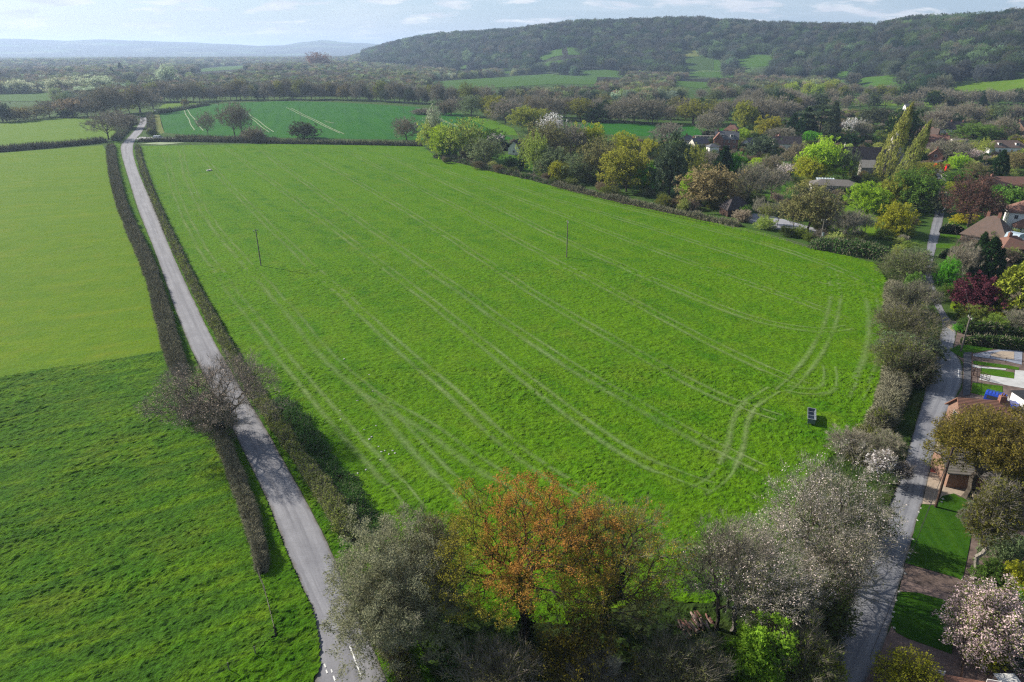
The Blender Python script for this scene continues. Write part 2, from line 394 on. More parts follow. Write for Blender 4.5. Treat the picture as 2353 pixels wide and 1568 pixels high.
# ------------------------------------------------------------ ground: one sheet out to the far hills
rr = np.concatenate([[0], np.geomspace(12, 300, 22), np.linspace(330, 900, 20), np.linspace(925, 3900, 150), np.geomspace(4000, 15500, 60)])
aa = np.concatenate([np.linspace(-math.pi, -.85, 40, endpoint=False), np.linspace(-.85, 1.0, 420), np.linspace(1.0, math.pi, 40)[1:-1]])
gr, ga = np.meshgrid(rr[1:], aa, indexing='ij')
gx, gy = gr * np.sin(ga), gr * np.cos(ga); gz = terr(gx, gy)
nr, na = gx.shape; idx = np.arange(nr * na).reshape(nr, na) + 1; nxt = np.roll(idx, -1, axis=1)
f4 = np.stack([idx[:-1], idx[1:], nxt[1:], nxt[:-1]], -1).reshape(-1, 4)
f3 = np.stack([np.zeros(na, int), idx[0], nxt[0]], -1)
fcen = np.concatenate([np.repeat(np.sqrt(rr[1:-1] * rr[2:]), na), np.full(na, 5.)])
me = mesh_np('ground', np.concatenate([[[0, 0, 0]], np.stack([gx, gy, gz], -1).reshape(-1, 3)]), [f4[:, ::-1], f3[:, ::-1]], [M['base'], M['ground_far']], (fcen > 1250).astype(int), smooth_s=True)
tag(link('ground', me), kind='structure')

# ------------------------------------------------------------ lanes
roadL_l = [(727, 1568), (722, 1510), (734, 1455), (720, 1400), (700, 1362), (647, 1239), (613, 1146), (583, 1085), (533, 983), (476, 877), (424, 772), (354, 570), (317.5, 484), (295, 409), (279.5, 359), (276, 334), (292.5, 319), (306, 304), (316, 291), (322, 279), (321, 270)]
roadL_r = [(889, 1568), (868, 1510), (841, 1455), (815, 1400), (798, 1362), (749, 1239), (700, 1146), (666, 1085), (609, 983), (544, 877), (483, 772), (389, 570), (357.5, 484), (322.5, 409), (306, 359), (305, 334), (312.5, 319), (327, 304), (332.5, 291), (340.5, 279), (336, 270)]
roadL_l = [(560, 1800), (700, 1640)] + roadL_l[0:1] + roadL_l[3:]; roadL_r = [(1000, 1900), (925, 1680)] + roadL_r
LL = [flat(*p) for p in roadL_l]; LR = [flat(*p) for p in roadL_r]
# the side road mouth at the foot of the picture
ribbon('country_lane', LL[2:] if False else LL, LR, M['road'], dz=.05, n=500)
roadR_l = [(1822, 1640), (1870, 1568), (1888, 1526), (1933, 1440), (1968, 1354), (1995, 1275), (2045, 1161), (2072, 1086), (2098, 993), (2107, 965), (2128, 894), (2135, 833), (2146, 806), (2162, 771), (2166, 745), (2158, 720), (2140, 690), (2116, 654), (2111, 624), (2124, 598)]
roadR_r = [(1960, 1640), (1987, 1568), (2010, 1526), (2047, 1440), (2066, 1354), (2083, 1275), (2118, 1161), (2137, 1086), (2156, 993), (2163, 965), (2210, 894), (2212, 833), (2188, 806), (2197, 771), (2192, 745), (2172, 720), (2158, 690), (2148, 654), (2141, 624), (2143, 598)]
RL = [flat(*p) for p in roadR_l]; RR_ = [flat(*p) for p in roadR_r]
upR_l = [(2124, 598), (2135, 540), (2150, 480), (2157, 440), (2157, 415), (2143, 390), (2120, 365), (2095, 345)]
upR_r = [(2143, 598), (2160, 540), (2172, 480), (2178, 440), (2178, 415), (2164, 390), (2138, 365), (2108, 345)]
ribbon('village_street', RL + [flat(*p) for p in upR_l[1:]], RR_ + [flat(*p) for p in upR_r[1:]], M['road2'], dz=.05, n=400)

# ------------------------------------------------------------ fields
main_px = [(322, 336), (600, 331), (800, 333), (972, 336), (990, 352), (1050, 372), (1150, 395), (1250, 420), (1400, 451), (1500, 476), (1640, 508), (1750, 534), (1850, 568), (1960, 592), (2010, 606),
           (2036, 640), (2046, 700), (2036, 780), (2036, 850), (2018, 905), (1995, 965), (1950, 1020), (1900, 1060), (1850, 1110), (1830, 1200), (1700, 1300), (1640, 1392), (1560, 1388), (1500, 1372), (1420, 1400), (1300, 1440), (1150, 1430), (1000, 1345),
           (900, 1250), (850, 1218), (790, 1160), (740, 1105), (690, 1040), (640, 965), (590, 885), (545, 800), (500, 722), (455, 640), (410, 550), (372, 470), (340, 400)]
sheet('pasture_field', PX(main_px), M['main'], .02, grids=[(20, 105, .26), (105, 165, .5), (165, 260, 1.0)], amp=.16)
sheet('left_grazing_field', PX([(-500, 372), (0, 352), (120, 343), (236, 334), (246, 352), (254, 400), (272, 470), (300, 545), (330, 625), (352, 700), (372, 770), (385, 806), (280, 825), (140, 845), (0, 868), (-420, 940)]), M['leftup'], .02, grids=[(100, 200, .8)], amp=.06)
sheet('left_lush_field', PX([(-420, 940), (0, 868), (140, 845), (280, 825), (385, 806), (405, 850), (450, 925), (490, 1000), (525, 1090), (560, 1180), (585, 1260), (598, 1330), (622, 1400), (632, 1462), (590, 1500), (520, 1545), (440, 1600), (100, 1800), (-600, 1500)]), M['leftlow'], .02, grids=[(20, 75, .20), (75, 125, .33)], amp=.17)
sheet('left_far_field', PX([(-500, 345), (-500, 300), (0, 283), (120, 273), (226, 266), (262, 285), (268, 305), (250, 319), (160, 325), (60, 331), (0, 336)]), M['leftfar'], .03)
sheet('wheat_field', PX([(378, 305), (372, 290), (366, 263), (400, 252), (470, 241), (560, 236), (640, 233), (760, 235), (860, 240), (960, 246), (1000, 256), (1060, 262), (1100, 285), (1180, 320), (1150, 322), (985, 322), (700, 318), (440, 312)]), M['crop'], .03)
sheet('wheat_strip', PX([(1290, 292), (1330, 282), (1450, 284), (1600, 290), (1650, 296), (1700, 303), (1690, 318), (1560, 316), (1450, 312), (1330, 306)]), M['crop'], .035)
sheet('track_margin', PX([(352, 300), (350, 262), (366, 262), (378, 305), (370, 308)]), M['dry'], .03)
sheet('small_meadow', PX([(366, 248), (376, 240), (420, 235), (470, 234), (470, 240), (400, 251), (366, 258)]), M['leftfar'], .04)
sheet('field_bank', PX([(1060, 262), (1130, 276), (1180, 296), (1190, 312), (1150, 310), (1100, 285)]), M['main'], .06)
# verges, woodland floor, gardens
sheet('lane_verge_grass', [flat(*p) for p in [(640, 1465), (600, 1330), (585, 1255), (560, 1175), (525, 1085), (490, 995), (450, 915), (410, 845), (385, 790), (350, 690), (325, 610), (295, 530), (266, 450), (250, 380), (246, 332), (262, 322), (276, 330), (279, 359), (293, 409), (316, 484), (352, 570), (422, 772), (474, 877), (531, 983), (581, 1085), (611, 1146), (645, 1239), (698, 1362), (718, 1400), (728, 1440), (736, 1490), (736, 1530), (722, 1568), (690, 1640), (560, 1790), (200, 1800), (440, 1598), (520, 1543), (592, 1498)]], M['verge'], .025, grids=[(20, 110, .2)], amp=.22)
sheet('field_verge_grass', [flat(*p) for p in [(305, 334), (306, 359), (323, 409), (358, 484), (390, 570), (484, 772), (546, 877), (611, 983), (668, 1085), (702, 1146), (751, 1239), (800, 1362), (817, 1400), (843, 1455), (891, 1568), (1010, 1800), (1120, 1700), (1000, 1568), (960, 1480), (900, 1350), (870, 1250), (850, 1218), (790, 1160), (740, 1105), (690, 1040), (640, 965), (590, 885), (545, 800), (500, 722), (455, 640), (410, 550), (372, 470), (340, 400), (322, 336)]], M['verge'], .03, grids=[(20, 110, .22)], amp=.25)
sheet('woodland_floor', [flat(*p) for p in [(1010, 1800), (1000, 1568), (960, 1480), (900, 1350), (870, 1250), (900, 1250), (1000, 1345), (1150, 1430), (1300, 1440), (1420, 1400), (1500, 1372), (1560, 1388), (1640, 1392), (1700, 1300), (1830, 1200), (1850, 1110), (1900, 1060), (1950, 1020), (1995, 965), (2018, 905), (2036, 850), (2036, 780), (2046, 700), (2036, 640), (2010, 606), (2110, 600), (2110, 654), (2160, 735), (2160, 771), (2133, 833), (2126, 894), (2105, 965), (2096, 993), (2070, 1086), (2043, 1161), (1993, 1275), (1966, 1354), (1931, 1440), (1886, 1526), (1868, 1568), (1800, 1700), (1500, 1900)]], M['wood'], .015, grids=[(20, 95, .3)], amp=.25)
# ------------------------------------------------------------ foliage and bark materials
def leaf_mat(name, mode='object', trans=.46, fixed=None, tint2=None, split=(.55, .1), var=.35):
    """the leaf colour of a tree comes from the tree itself (its object colour), varied from spray to spray"""
    t = MT(name)
    if fixed: c = fixed
    elif mode == 'inst': c = t.attr('tint', 'INSTANCER', 'Color')
    else:
        oi = t.n.new('ShaderNodeObjectInfo'); c = oi.outputs['Color']
    v = t.attr('v'); w = t.attr('w')
    if tint2 is not None: c = t.mix(t.ramp(w, (split[0] - split[1], 1), (split[0] + split[1], 0)), c, tint2)
    c = t.mix(1.0, c, t.ramp(v, (0, 1 - var), (1, 1 + var)), 'MULTIPLY')
    d = t.n.new('ShaderNodeBsdfDiffuse'); t.put(c, d.inputs[0])
    tr = t.n.new('ShaderNodeBsdfTranslucent'); t.put(c, tr.inputs[0])
    ms = t.n.new('ShaderNodeMixShader'); ms.inputs[0].default_value = trans
    t.l.new(d.outputs[0], ms.inputs[1]); t.l.new(tr.outputs[0], ms.inputs[2]); t.l.new(ms.outputs[0], t.out.inputs[0])
    return t.m
M['leaf'] = leaf_mat('foliage')
M['leaf_i'] = leaf_mat('foliage_far', 'inst')
M['evergreen'] = leaf_mat('evergreen_foliage', trans=.15)
def bark(name, c): return plain(name, c, .9, .35, 2.5, .1)
M['bark'] = bark('bark', (.085, .070, .055)); M['palebark'] = bark('pale_bark', (.24, .215, .18)); M['darkbark'] = bark('dark_bark', (.05, .042, .033))
M['ivy'] = leaf_mat('ivy_leaves', fixed=(.018, .042, .010, 1), trans=.15)

# ------------------------------------------------------------ growing a tree
def envelope(kind, n, rng):
    """points that the boughs reach for, in a box one high and one wide"""
    if kind in ('poplar',):
        z = .04 + .96 * rng.random(n) ** .9; r = np.interp(z, [0, .06, .25, .6, .85, 1.], [.12, .30, .46, .40, .22, .03])
        a = rng.random(n) * 6.283; q = np.sqrt(rng.random(n)) ** .7
        return np.c_[np.cos(a) * r * q, np.sin(a) * r * q, z]
    if kind == 'cone':
        z = .03 + .97 * rng.random(n) ** 1.5; r = .5 * (1.02 - z) ** .75; a = rng.random(n) * 6.283; q = rng.random(n) ** .3
        return np.c_[np.cos(a) * r * q, np.sin(a) * r * q, z]
    if kind == 'cypress':
        z = .03 + .97 * rng.random(n) ** 1.1; r = np.interp(z, [0, .1, .45, .8, 1.], [.40, .5, .45, .26, .02]); a = rng.random(n) * 6.283; q = rng.random(n) ** .25
        return np.c_[np.cos(a) * r * q, np.sin(a) * r * q, z]
    # crowns made of several uneven masses
    spec = {'round': (12, .12, .25, .58, .42), 'bare': (13, .12, .27, .58, .42), 'oak': (13, .16, .24, .58, .46), 'dome': (13, .02, .28, .48, .40), 'bush': (9, .0, .34, .45, .36),
            'vase': (11, .16, .23, .60, .38), 'weep': (8, .26, .26, .62, .36), 'spread': (12, .34, .20, .66, .50), 'small': (7, .40, .27, .70, .34), 'cedar': (7, .30, .2, .62, .46)}[kind]
    k, z0, br, zc, rad = spec
    cs = []
    for i in range(k):
        a = i * 2.4 + rng.random(); rr_ = rad * (.35 + .65 * math.sqrt((i + .6) / k)) * .62; zc_ = zc + (1 - zc - br * .75) * (1 - (i / k)) * 1.0 - (zc - z0 - br * .6) * (i / k) * (.45 + .55 * rng.random())
        cs.append((math.cos(a) * rr_, math.sin(a) * rr_, zc_, br * (.72 + .5 * rng.random())))
    cs.append((0, 0, zc, br * 1.05)); cs = np.array(cs)
    i = rng.integers(0, len(cs), n); d = rng.normal(size=(n, 3)); d /= np.linalg.norm(d, axis=1)[:, None]
    q = rng.random(n) ** .38
    P = cs[i, :3] + d * (cs[i, 3] * q)[:, None]
    if kind == 'cedar': P[:, 2] = np.round(P[:, 2] * 6) / 6 + rng.normal(size=n) * .012
    P[:, 2] = np.clip(P[:, 2], z0 * .55 + .03, None)
    P[:, :2] -= P[:, :2].mean(0); P[:, :2] /= (np.percentile(np.abs(P[:, :2]), 94) * 2.06)
    P[:, 2] = z0 * .5 + (P[:, 2] - z0 * .5) * (1 - z0 * .5) / (np.percentile(P[:, 2], 99) - z0 * .5)
    return P
def grow(kind, n, rng, trunk=None, asp=1.0, path=.55, lean=(0, 0)):
    P = envelope(kind, n, rng) * np.array([asp, asp, 1.0])
    th = trunk if trunk is not None else {'poplar': .92, 'cone': .96, 'cypress': .9, 'bush': .06, 'dome': .16, 'vase': .22, 'spread': .30, 'cedar': .8}.get(kind, .28)
    tn = max(3, int(th / .06)); nodes = [np.array([math.sin(k * 1.3) * .004 * k, math.cos(k * 1.7) * .004 * k, th * k / tn]) for k in range(tn + 1)]
    par = [-1] + list(range(tn)); pl = [0.0 if kind in ('poplar', 'cone', 'cypress', 'cedar') else th * k / tn * .2 for k in range(tn + 1)]
    term = [False] * (tn + 1)
    P = P[np.argsort(np.linalg.norm((P - np.array([0, 0, th * .8])) * np.array([1, 1, .9]), axis=1))]
    NA = np.zeros((n * 4 + tn + 8, 3)); NA[:tn + 1] = nodes; PLn = np.zeros(len(NA)); PLn[:tn + 1] = pl; cnt = tn + 1; par = par + [0] * (len(NA) - tn - 1); term = np.zeros(len(NA), bool)
    lo = 0 if kind in ('bush',) else max(1, int(tn * (.1 if kind in ('poplar', 'cone', 'cypress', 'cedar') else .55)))
    for p in P:
        d = np.linalg.norm(NA[lo:cnt] - p, axis=1)
        cost = d + path * PLn[lo:cnt] + np.maximum(0, NA[lo:cnt, 2] - p[2]) * .8
        j = int(np.argmin(cost)) + lo; L_ = d[j - lo]
        k = min(3, int(L_ / .07)) + 1; a = NA[j].copy(); prev = j
        side = rng.normal(size=3) * L_ * .07
        for q in range(1, k + 1):
            f = q / k; pt = a + (p - a) * f + side * math.sin(f * 3.14) ; pt[2] += L_ * .10 * math.sin(f * 3.14)
            NA[cnt] = pt; par[cnt] = prev; PLn[cnt] = PLn[prev] + L_ / k; prev = cnt; cnt += 1
            if cnt >= len(NA) - 5: break
        term[prev] = True
        if cnt >= len(NA) - 5: break
    par = np.array(par[:cnt]); NA = NA[:cnt]; term = term[:cnt]
    w = np.where(term, 1.0, 0.02)
    for i in range(cnt - 1, 0, -1): w[par[i]] += w[i]
    rad = (w / w[0]) ** .5
    NA = NA + np.outer(NA[:, 2] ** 1.3, [lean[0], lean[1], 0])
    return NA, par, rad, term
def tubes(NA, par, rad, r0, rmin, sides=5, sz=(1, 1, 1)):
    V = []; F = []
    P = NA * np.array(sz); keep = [i for i in range(1, len(P)) if rad[i] * r0 >= rmin]
    keep = np.array(keep, int)
    if not len(keep): keep = np.array([1])
    a = P[par[keep]]; b = P[keep]; ra = np.maximum(rad[par[keep]] * r0, rmin); rb = np.maximum(rad[keep] * r0, rmin * .7)
    ra = np.minimum(ra, rb * 1.6 + rmin)
    ra = np.where(par[keep] == 0, ra * 1.5, ra)
    d = b - a; d /= (np.linalg.norm(d, axis=1)[:, None] + 1e-9)
    h = np.where(np.abs(d[:, 2:3]) < .9, np.array([[0, 0, 1.]]), np.array([[1., 0, 0]])); u = np.cross(d, h); u /= np.linalg.norm(u, axis=1)[:, None]; v = np.cross(d, u)
    n = len(keep)
    for k in range(sides):
        c, s = math.cos(6.283 * k / sides), math.sin(6.283 * k / sides)
        V.append(a + (u * c + v * s) * ra[:, None])
    for k in range(sides):
        c, s = math.cos(6.283 * k / sides), math.sin(6.283 * k / sides)
        V.append(b + (u * c + v * s) * rb[:, None])
    V = np.stack(V, 1).reshape(-1, 3); base = np.arange(n) * sides * 2
    for k in range(sides):
        k2 = (k + 1) % sides
        F.append(np.stack([base + k, base + k2, base + sides + k2, base + sides + k], -1))
    return V, np.concatenate(F)
def sprays(C, out, nper, rad, size, rng, twig=False, tw=.05, hang=0.0, flat_=1.0, aspect=.75):
    """small leaf faces (or fine twigs) gathered round the points C"""
    n = len(C); k = nper; N_ = n * k
    c = np.repeat(C, k, 0); o = np.repeat(out, k, 0)
    d = rng.normal(size=(N_, 3)); d /= np.linalg.norm(d, axis=1)[:, None]
    if twig:
        dd = o * .9 + d * .75; dd[:, 2] += .25 - hang; dd /= np.linalg.norm(dd, axis=1)[:, None]
        st = c + d * rad * .45 * rng.random((N_, 1)); ln = size * (.5 + rng.random((N_, 1)))
        h = rng.normal(size=(N_, 3)); s = np.cross(dd, h); s /= np.linalg.norm(s, axis=1)[:, None]
        V = np.stack([st - s * tw, st + s * tw, st + dd * ln], 1)
    else:
        p = c + d * (rad * rng.random((N_, 1)) ** .5) * np.array([1, 1, flat_]); p[:, 2] -= hang * rad * rng.random(N_) ** 1.5
        a = rng.normal(size=(N_, 3)); a[:, 2] *= .7; a /= np.linalg.norm(a, axis=1)[:, None]; h = rng.normal(size=(N_, 3)); b = np.cross(a, h); b /= np.linalg.norm(b, axis=1)[:, None]
        sz = size * (.55 + .9 * rng.random((N_, 1)))
        V = np.stack([p - a * sz * .5, p + b * sz * aspect * .5, p + a * sz * .5], 1) if True else None
        V = np.stack([p - a * sz * .55 - b * sz * aspect * .3, p + a * sz * .1 + b * sz * aspect * .55, p + a * sz * .6 - b * sz * aspect * .15], 1)
    vt = np.repeat(rng.random(n), k) * .55 + rng.random(N_) * .45
    return V.reshape(-1, 3), np.arange(N_ * 3).reshape(-1, 3), np.repeat(vt, 3), c
def outward(NA, par, i):
    d = NA[i] - NA[par[i]]; c = NA[i] - np.array([0, 0, .45]); d = d / (np.linalg.norm(d, axis=1)[:, None] + 1e-9) + c / (np.linalg.norm(c, axis=1)[:, None] + 1e-9)
    return d / (np.linalg.norm(d, axis=1)[:, None] + 1e-9)
def tree_meshes(kind, n, seed, H, Wd, r0=.028, rmin=.010, leaves=0, lsize=.3, lrad=.8, twigs=0, tlen=1.0, tw=.03, hang=0.0, sides=5, bark_m='bark', leaf_m='leaf', twig_m=None, lean=(0, 0), path=.55, trunk=None, flat_=1.0, thin=1.0, ivy=0, wfun=None):
    """H, Wd in metres. Returns (trunk mesh, crown mesh). The crown carries the leaves (slot 0) and the fine twigs (slot 1)"""
    rng = np.random.default_rng(seed)
    asp = Wd / H
    NA, par, rad, term = grow(kind, n, rng, trunk, asp, path, lean)
    tv, tf = tubes(NA, par, rad, r0 * H, rmin, sides, (H, H, H))
    mats = [M[bark_m]]; mi = None
    if ivy:
        ti = rng.random(ivy) * .55; k = np.clip((ti / .06).astype(int), 0, 60)
        ph = rng.random(ivy) * 6.283; rr_ = r0 * H * (1.2 + .9 * rng.random(ivy))
        base = np.stack([np.interp(ti, NA[:8, 2], NA[:8, 0]) * H, np.interp(ti, NA[:8, 2], NA[:8, 1]) * H, ti * H], 1)
        C = base + np.stack([np.cos(ph) * rr_, np.sin(ph) * rr_, ti * 0], 1)
        V2, F2, v2, _ = sprays(C, np.zeros_like(C), 4, .3, .32, rng)
        mats.append(M['ivy']); mi = np.r_[np.zeros(len(tf), int), np.ones(len(F2), int)]
        tm = mesh_np('trunk', np.r_[tv, V2], [tf, F2 + len(tv)], mats, mi)
    else: tm = mesh_np('trunk', tv, tf, mats)
    ti = np.where(term & (rng.random(len(term)) < thin))[0]
    C = NA[ti] * H; O = outward(NA, par, ti)
    Vs = []; Fs = []; vs = []; ws = []; mi = []; off = 0
    if leaves:
        V2, F2, v2, c2 = sprays(C, O, leaves, lrad, lsize, rng, hang=hang, flat_=flat_)
        Vs.append(V2); Fs.append(F2); vs.append(v2); off += len(V2); mi.append(np.zeros(len(F2), int))
        ws.append(np.repeat(c2[:, 2] / H, 3) if wfun is None else np.repeat(wfun(c2 / H, rng), 3))
    if twigs:
        fin = np.where(rad * r0 * H < rmin * 2.2)[0]; fin = fin[fin > 3]
        C2 = np.r_[C, NA[fin] * H]; O2 = np.r_[O, outward(NA, par, fin)]
        V2, F2, v2, c2 = sprays(C2, O2, twigs, lrad, tlen, rng, twig=True, tw=tw, hang=hang)
        Vs.append(V2); Fs.append(F2 + off); vs.append(v2); ws.append(np.zeros(len(V2))); off += len(V2); mi.append(np.ones(len(F2), int))
    mats = [M[leaf_m], M[twig_m or bark_m]]
    cm = mesh_np('crown', np.concatenate(Vs), np.concatenate(Fs), mats, np.concatenate(mi), attrs={'v': ('POINT', np.concatenate(vs)), 'w': ('POINT', np.concatenate(ws))})
    return tm, cm

# ---- the middle-distance stock: each is 12 m high and 12 m across; every tree scales its own copy of one
PH = 12.0
M['twig'] = leaf_mat('twigs', trans=.0, var=.3)           # twig colour also belongs to the tree
M['twig_i'] = leaf_mat('twigs_far', 'inst', trans=.0, var=.3)
M['greytwig'] = plain('grey_twigs', (.27, .245, .185), .9, .2, 1.0, .1)  # base colour lightened to show bare twigs catching the sun
STOCK = {}
def stock(key, seeds, **kw):
    STOCK[key] = [tree_meshes(seed=s, H=PH, Wd=kw.pop('Wd', PH) if False else kw.get('Wd', PH), **{k: v for k, v in kw.items() if k != 'Wd'}) for s in seeds]
stock('bare', (1, 2, 3, 4), kind='bare', n=430, r0=.026, rmin=.035, leaves=4, lsize=.36, lrad=.8, twigs=10, tlen=1.15, tw=.030, twig_m='greytwig', sides=4)
stock('vase', (5, 6), kind='vase', n=300, r0=.024, rmin=.035, leaves=3, lsize=.32, lrad=.7, twigs=8, tlen=1.2, tw=.030, twig_m='greytwig', sides=4)
stock('budding', (11, 12, 13), kind='round', n=420, r0=.026, rmin=.035, leaves=14, lsize=.44, lrad=.85, twigs=4, tlen=1.0, tw=.03, sides=4)
stock('leafy', (21, 22, 23), kind='dome', n=460, r0=.024, rmin=.04, leaves=24, lsize=.48, lrad=.85, twigs=2, tlen=1.0, tw=.03, sides=4)
stock('dense', (31, 32), kind='dome', n=420, r0=.024, rmin=.05, leaves=26, lsize=.50, lrad=.72, twigs=0, sides=4, leaf_m='evergreen', bark_m='darkbark')
stock('bush', (41, 42), kind='bush', n=300, r0=.020, rmin=.05, leaves=18, lsize=.55, lrad=.9, twigs=5, tlen=1.4, tw=.04, sides=4)
stock('twiggy_bush', (45, 46), kind='bush', n=320, r0=.020, rmin=.04, leaves=5, lsize=.5, lrad=.9, twigs=14, tlen=1.6, tw=.04, sides=4, twig_m='greytwig')
stock('small', (51, 52), kind='small', n=200, r0=.020, rmin=.04, leaves=9, lsize=.5, lrad=.9, twigs=6, tlen=1.2, tw=.035, sides=4, twig_m='greytwig')
stock('cone', (61, 62), kind='cone', n=420, r0=.022, rmin=.05, leaves=22, lsize=.55, lrad=.75, twigs=0, sides=4, leaf_m='evergreen', bark_m='darkbark', hang=.3)
stock('cypress', (65,), kind='cypress', n=450, r0=.022, rmin=.05, leaves=26, lsize=.50, lrad=.65, twigs=0, sides=4, leaf_m='evergreen', bark_m='darkbark')
stock('cedar', (67,), kind='cedar', n=300, r0=.03, rmin=.05, leaves=24, lsize=.5, lrad=1.0, flat_=.25, sides=4, leaf_m='evergreen', bark_m='darkbark')
stock('poplar', (71, 72), kind='poplar', n=420, r0=.022, rmin=.04, leaves=16, lsize=.42, lrad=.62, twigs=3, tlen=1.0, tw=.03, sides=4)
stock('weep', (75,), kind='weep', n=330, r0=.024, rmin=.04, leaves=20, lsize=.4, lrad=.7, hang=3.0, twigs=2, sides=4)
stock('oak', (81, 82), kind='spread', n=330, r0=.032, rmin=.045, leaves=5, lsize=.36, lrad=.7, twigs=8, tlen=1.1, tw=.032, twig_m='bark', sides=4)

# tints (leaf and bud colours; greys and browns raised toward a sunlit tone)
T = dict(olive=(.13, .15, .028), olivegold=(.155, .165, .025), gold=(.20, .19, .02), lime=(.20, .29, .022), brightgreen=(.075, .22, .018), willow=(.21, .26, .045), yellowgreen=(.20, .22, .018),
         green=(.070, .125, .022), greygreen=(.11, .145, .065), silver=(.26, .30, .20), brown=(.17, .145, .09), browngreen=(.14, .13, .05), pinkbrown=(.18, .155, .075), grey=(.20, .185, .14),
         lilac=(.21, .19, .17), dark=(.020, .040, .013), darkgrey=(.055, .07, .04), yew=(.013, .030, .010), bluegreen=(.035, .065, .045), copper=(.085, .045, .035), plum=(.050, .016, .022), white=(.72, .68, .66), pink=(.62, .46, .46),
         yellow=(.30, .28, .02), goldcon=(.13, .15, .018), poplar=(.20, .21, .05), russet=(.17, .085, .045), orange=(.26, .10, .022))
rs = random.Random(11)
def vary(c, a=.14):
    k = 1 + rs.uniform(-a, a); k *= 1.75; return (min(.9, c[0] * k * (1 + rs.uniform(-.08, .08))), min(.9, c[1] * k), min(.9, c[2] * k), 1)  # factor 1.75 brightens every leaf tint, since the crowns stand backlit
def plant(kind, tint, x, y, h, w, label, cat='tree', group=None, name=None, lean=0, parts=True, zoff=0, variant=None):
    z = float(terr(x, y)) - .1 + zoff
    ms = STOCK[kind]; tm, cm = ms[variant if variant is not None else rs.randrange(len(ms))]
    nm = name or {'bush': 'shrub', 'twiggy_bush': 'shrub', 'cone': 'conifer_tree', 'cypress': 'cypress_tree', 'cedar': 'cedar_tree', 'poplar': 'poplar_tree', 'weep': 'weeping_tree', 'small': 'small_tree', 'dense': 'evergreen_tree'}.get(kind, 'tree')
    rot = rs.uniform(0, 6.283); sc = (w / PH, w / PH * rs.uniform(.9, 1.1), h / PH)
    tr = link(nm, tm) if not parts else None
    r = bpy.data.objects.new(nm, None); COL.objects.link(r) if parts else None
    if parts:
        r.empty_display_size = .5; c = link('crown', cm, r); c.color = vary(T[tint]); k = link('trunk', tm, r)
    else: r = tr
    r.location = (x, y, z); r.rotation_euler = (0, lean, 0 if lean else rot); r.scale = sc
    return tag(r, label, cat, group)
# ------------------------------------------------------------ hillside and valley meadows laid on the land
MEADOWS = [
 ('a2', 'meadow', [(650, 550), (1000, 535), (1400, 505), (1760, 530), (1750, 580), (1500, 575), (1250, 590), (1100, 600), (650, 620), (590, 595)]),
 ('a2', 'meadow', [(1610, 520), (1640, 480), (1800, 478), (1990, 490), (1920, 530), (1700, 528)]),
 ('a2', 'meadow', [(1290, 412), (1450, 350), (1580, 312), (1645, 340), (1640, 378), (1450, 392), (1400, 415)]),
 ('a2', 'meadow', [(1400, 445), (1420, 430), (1700, 403), (1660, 430), (1560, 432), (1420, 455)]),
 ('a2', 'meadow', [(765, 457), (850, 446), (990, 463), (960, 475), (790, 474)]),
 ('a2', 'meadow', [(1105, 505), (1105, 470), (1180, 473), (1195, 490), (1150, 505)]),
 ('a3', 'meadow', [(380, 405), (480, 376), (580, 378), (668, 405), (600, 455), (470, 462), (390, 445)]),
 ('a3', 'meadow', [(230, 412), (312, 410), (312, 470), (230, 490)]),
 ('a3', 'dry', [(20, 390), (30, 303), (80, 308), (135, 387)]),
 ('a3', 'base', [(35, 395), (130, 389), (228, 413), (228, 480), (20, 485)]),
 ('a3', 'meadow', [(10, 500), (200, 494), (405, 495), (400, 532), (300, 534), (50, 522)]),
 ('a3', 'meadow', [(-60, 555), (130, 562), (270, 568), (270, 582), (140, 608), (100, 603), (-60, 585)]),
 ('a3', 'meadow', [(1070, 550), (1300, 528), (1610, 543), (1600, 580), (1400, 594), (1100, 575)]),
 ('a3', 'meadow', [(1010, 522), (1060, 489), (1150, 490), (1300, 476), (1315, 498), (1200, 517), (1100, 537)]),
 ('a3', 'leftfar', [(1720, 622), (1900, 568), (2353, 543), (2600, 540), (2600, 615), (2353, 618), (2100, 652), (1900, 640)]),
 ('a3', 'leftfar', [(740, 690), (850, 663), (1100, 670), (1300, 688), (1500, 690), (1790, 712), (1790, 742), (1500, 728), (1280, 720), (1000, 712), (820, 738)]),
 ('a2', 'wheat2', [(1500, 828), (1700, 838), (2180, 852), (2353, 860), (2353, 900), (2140, 925), (1800, 935), (1600, 900)]),
 ('a1', 'meadow', [(-80, 655), (0, 648), (340, 636), (430, 655), (340, 695), (150, 695), (-80, 692)]),
 ('a1', 'meadow', [(810, 585), (900, 560), (970, 557), (950, 595)]),
 ('a1', 'meadow', [(1310, 478), (1500, 458), (1720, 446), (1640, 475), (1350, 494)]),
 ('a1', 'meadow', [(-60, 470), (500, 468), (520, 478), (-60, 482)]),
 ('a1', 'meadow', [(-60, 513), (260, 508), (260, 521), (-60, 525)]),
]
MPX = []
for k, (v, m, pts) in enumerate(MEADOWS):
    pp = [D(v, *p) for p in pts]; MPX.append(pp)
    poly = [G(*p)[:2] for p in pp]
    if m == 'wheat2': continue
    sheet('meadow', poly, M[m], .35, step=max(12, math.hypot(*poly[0]) * .012))

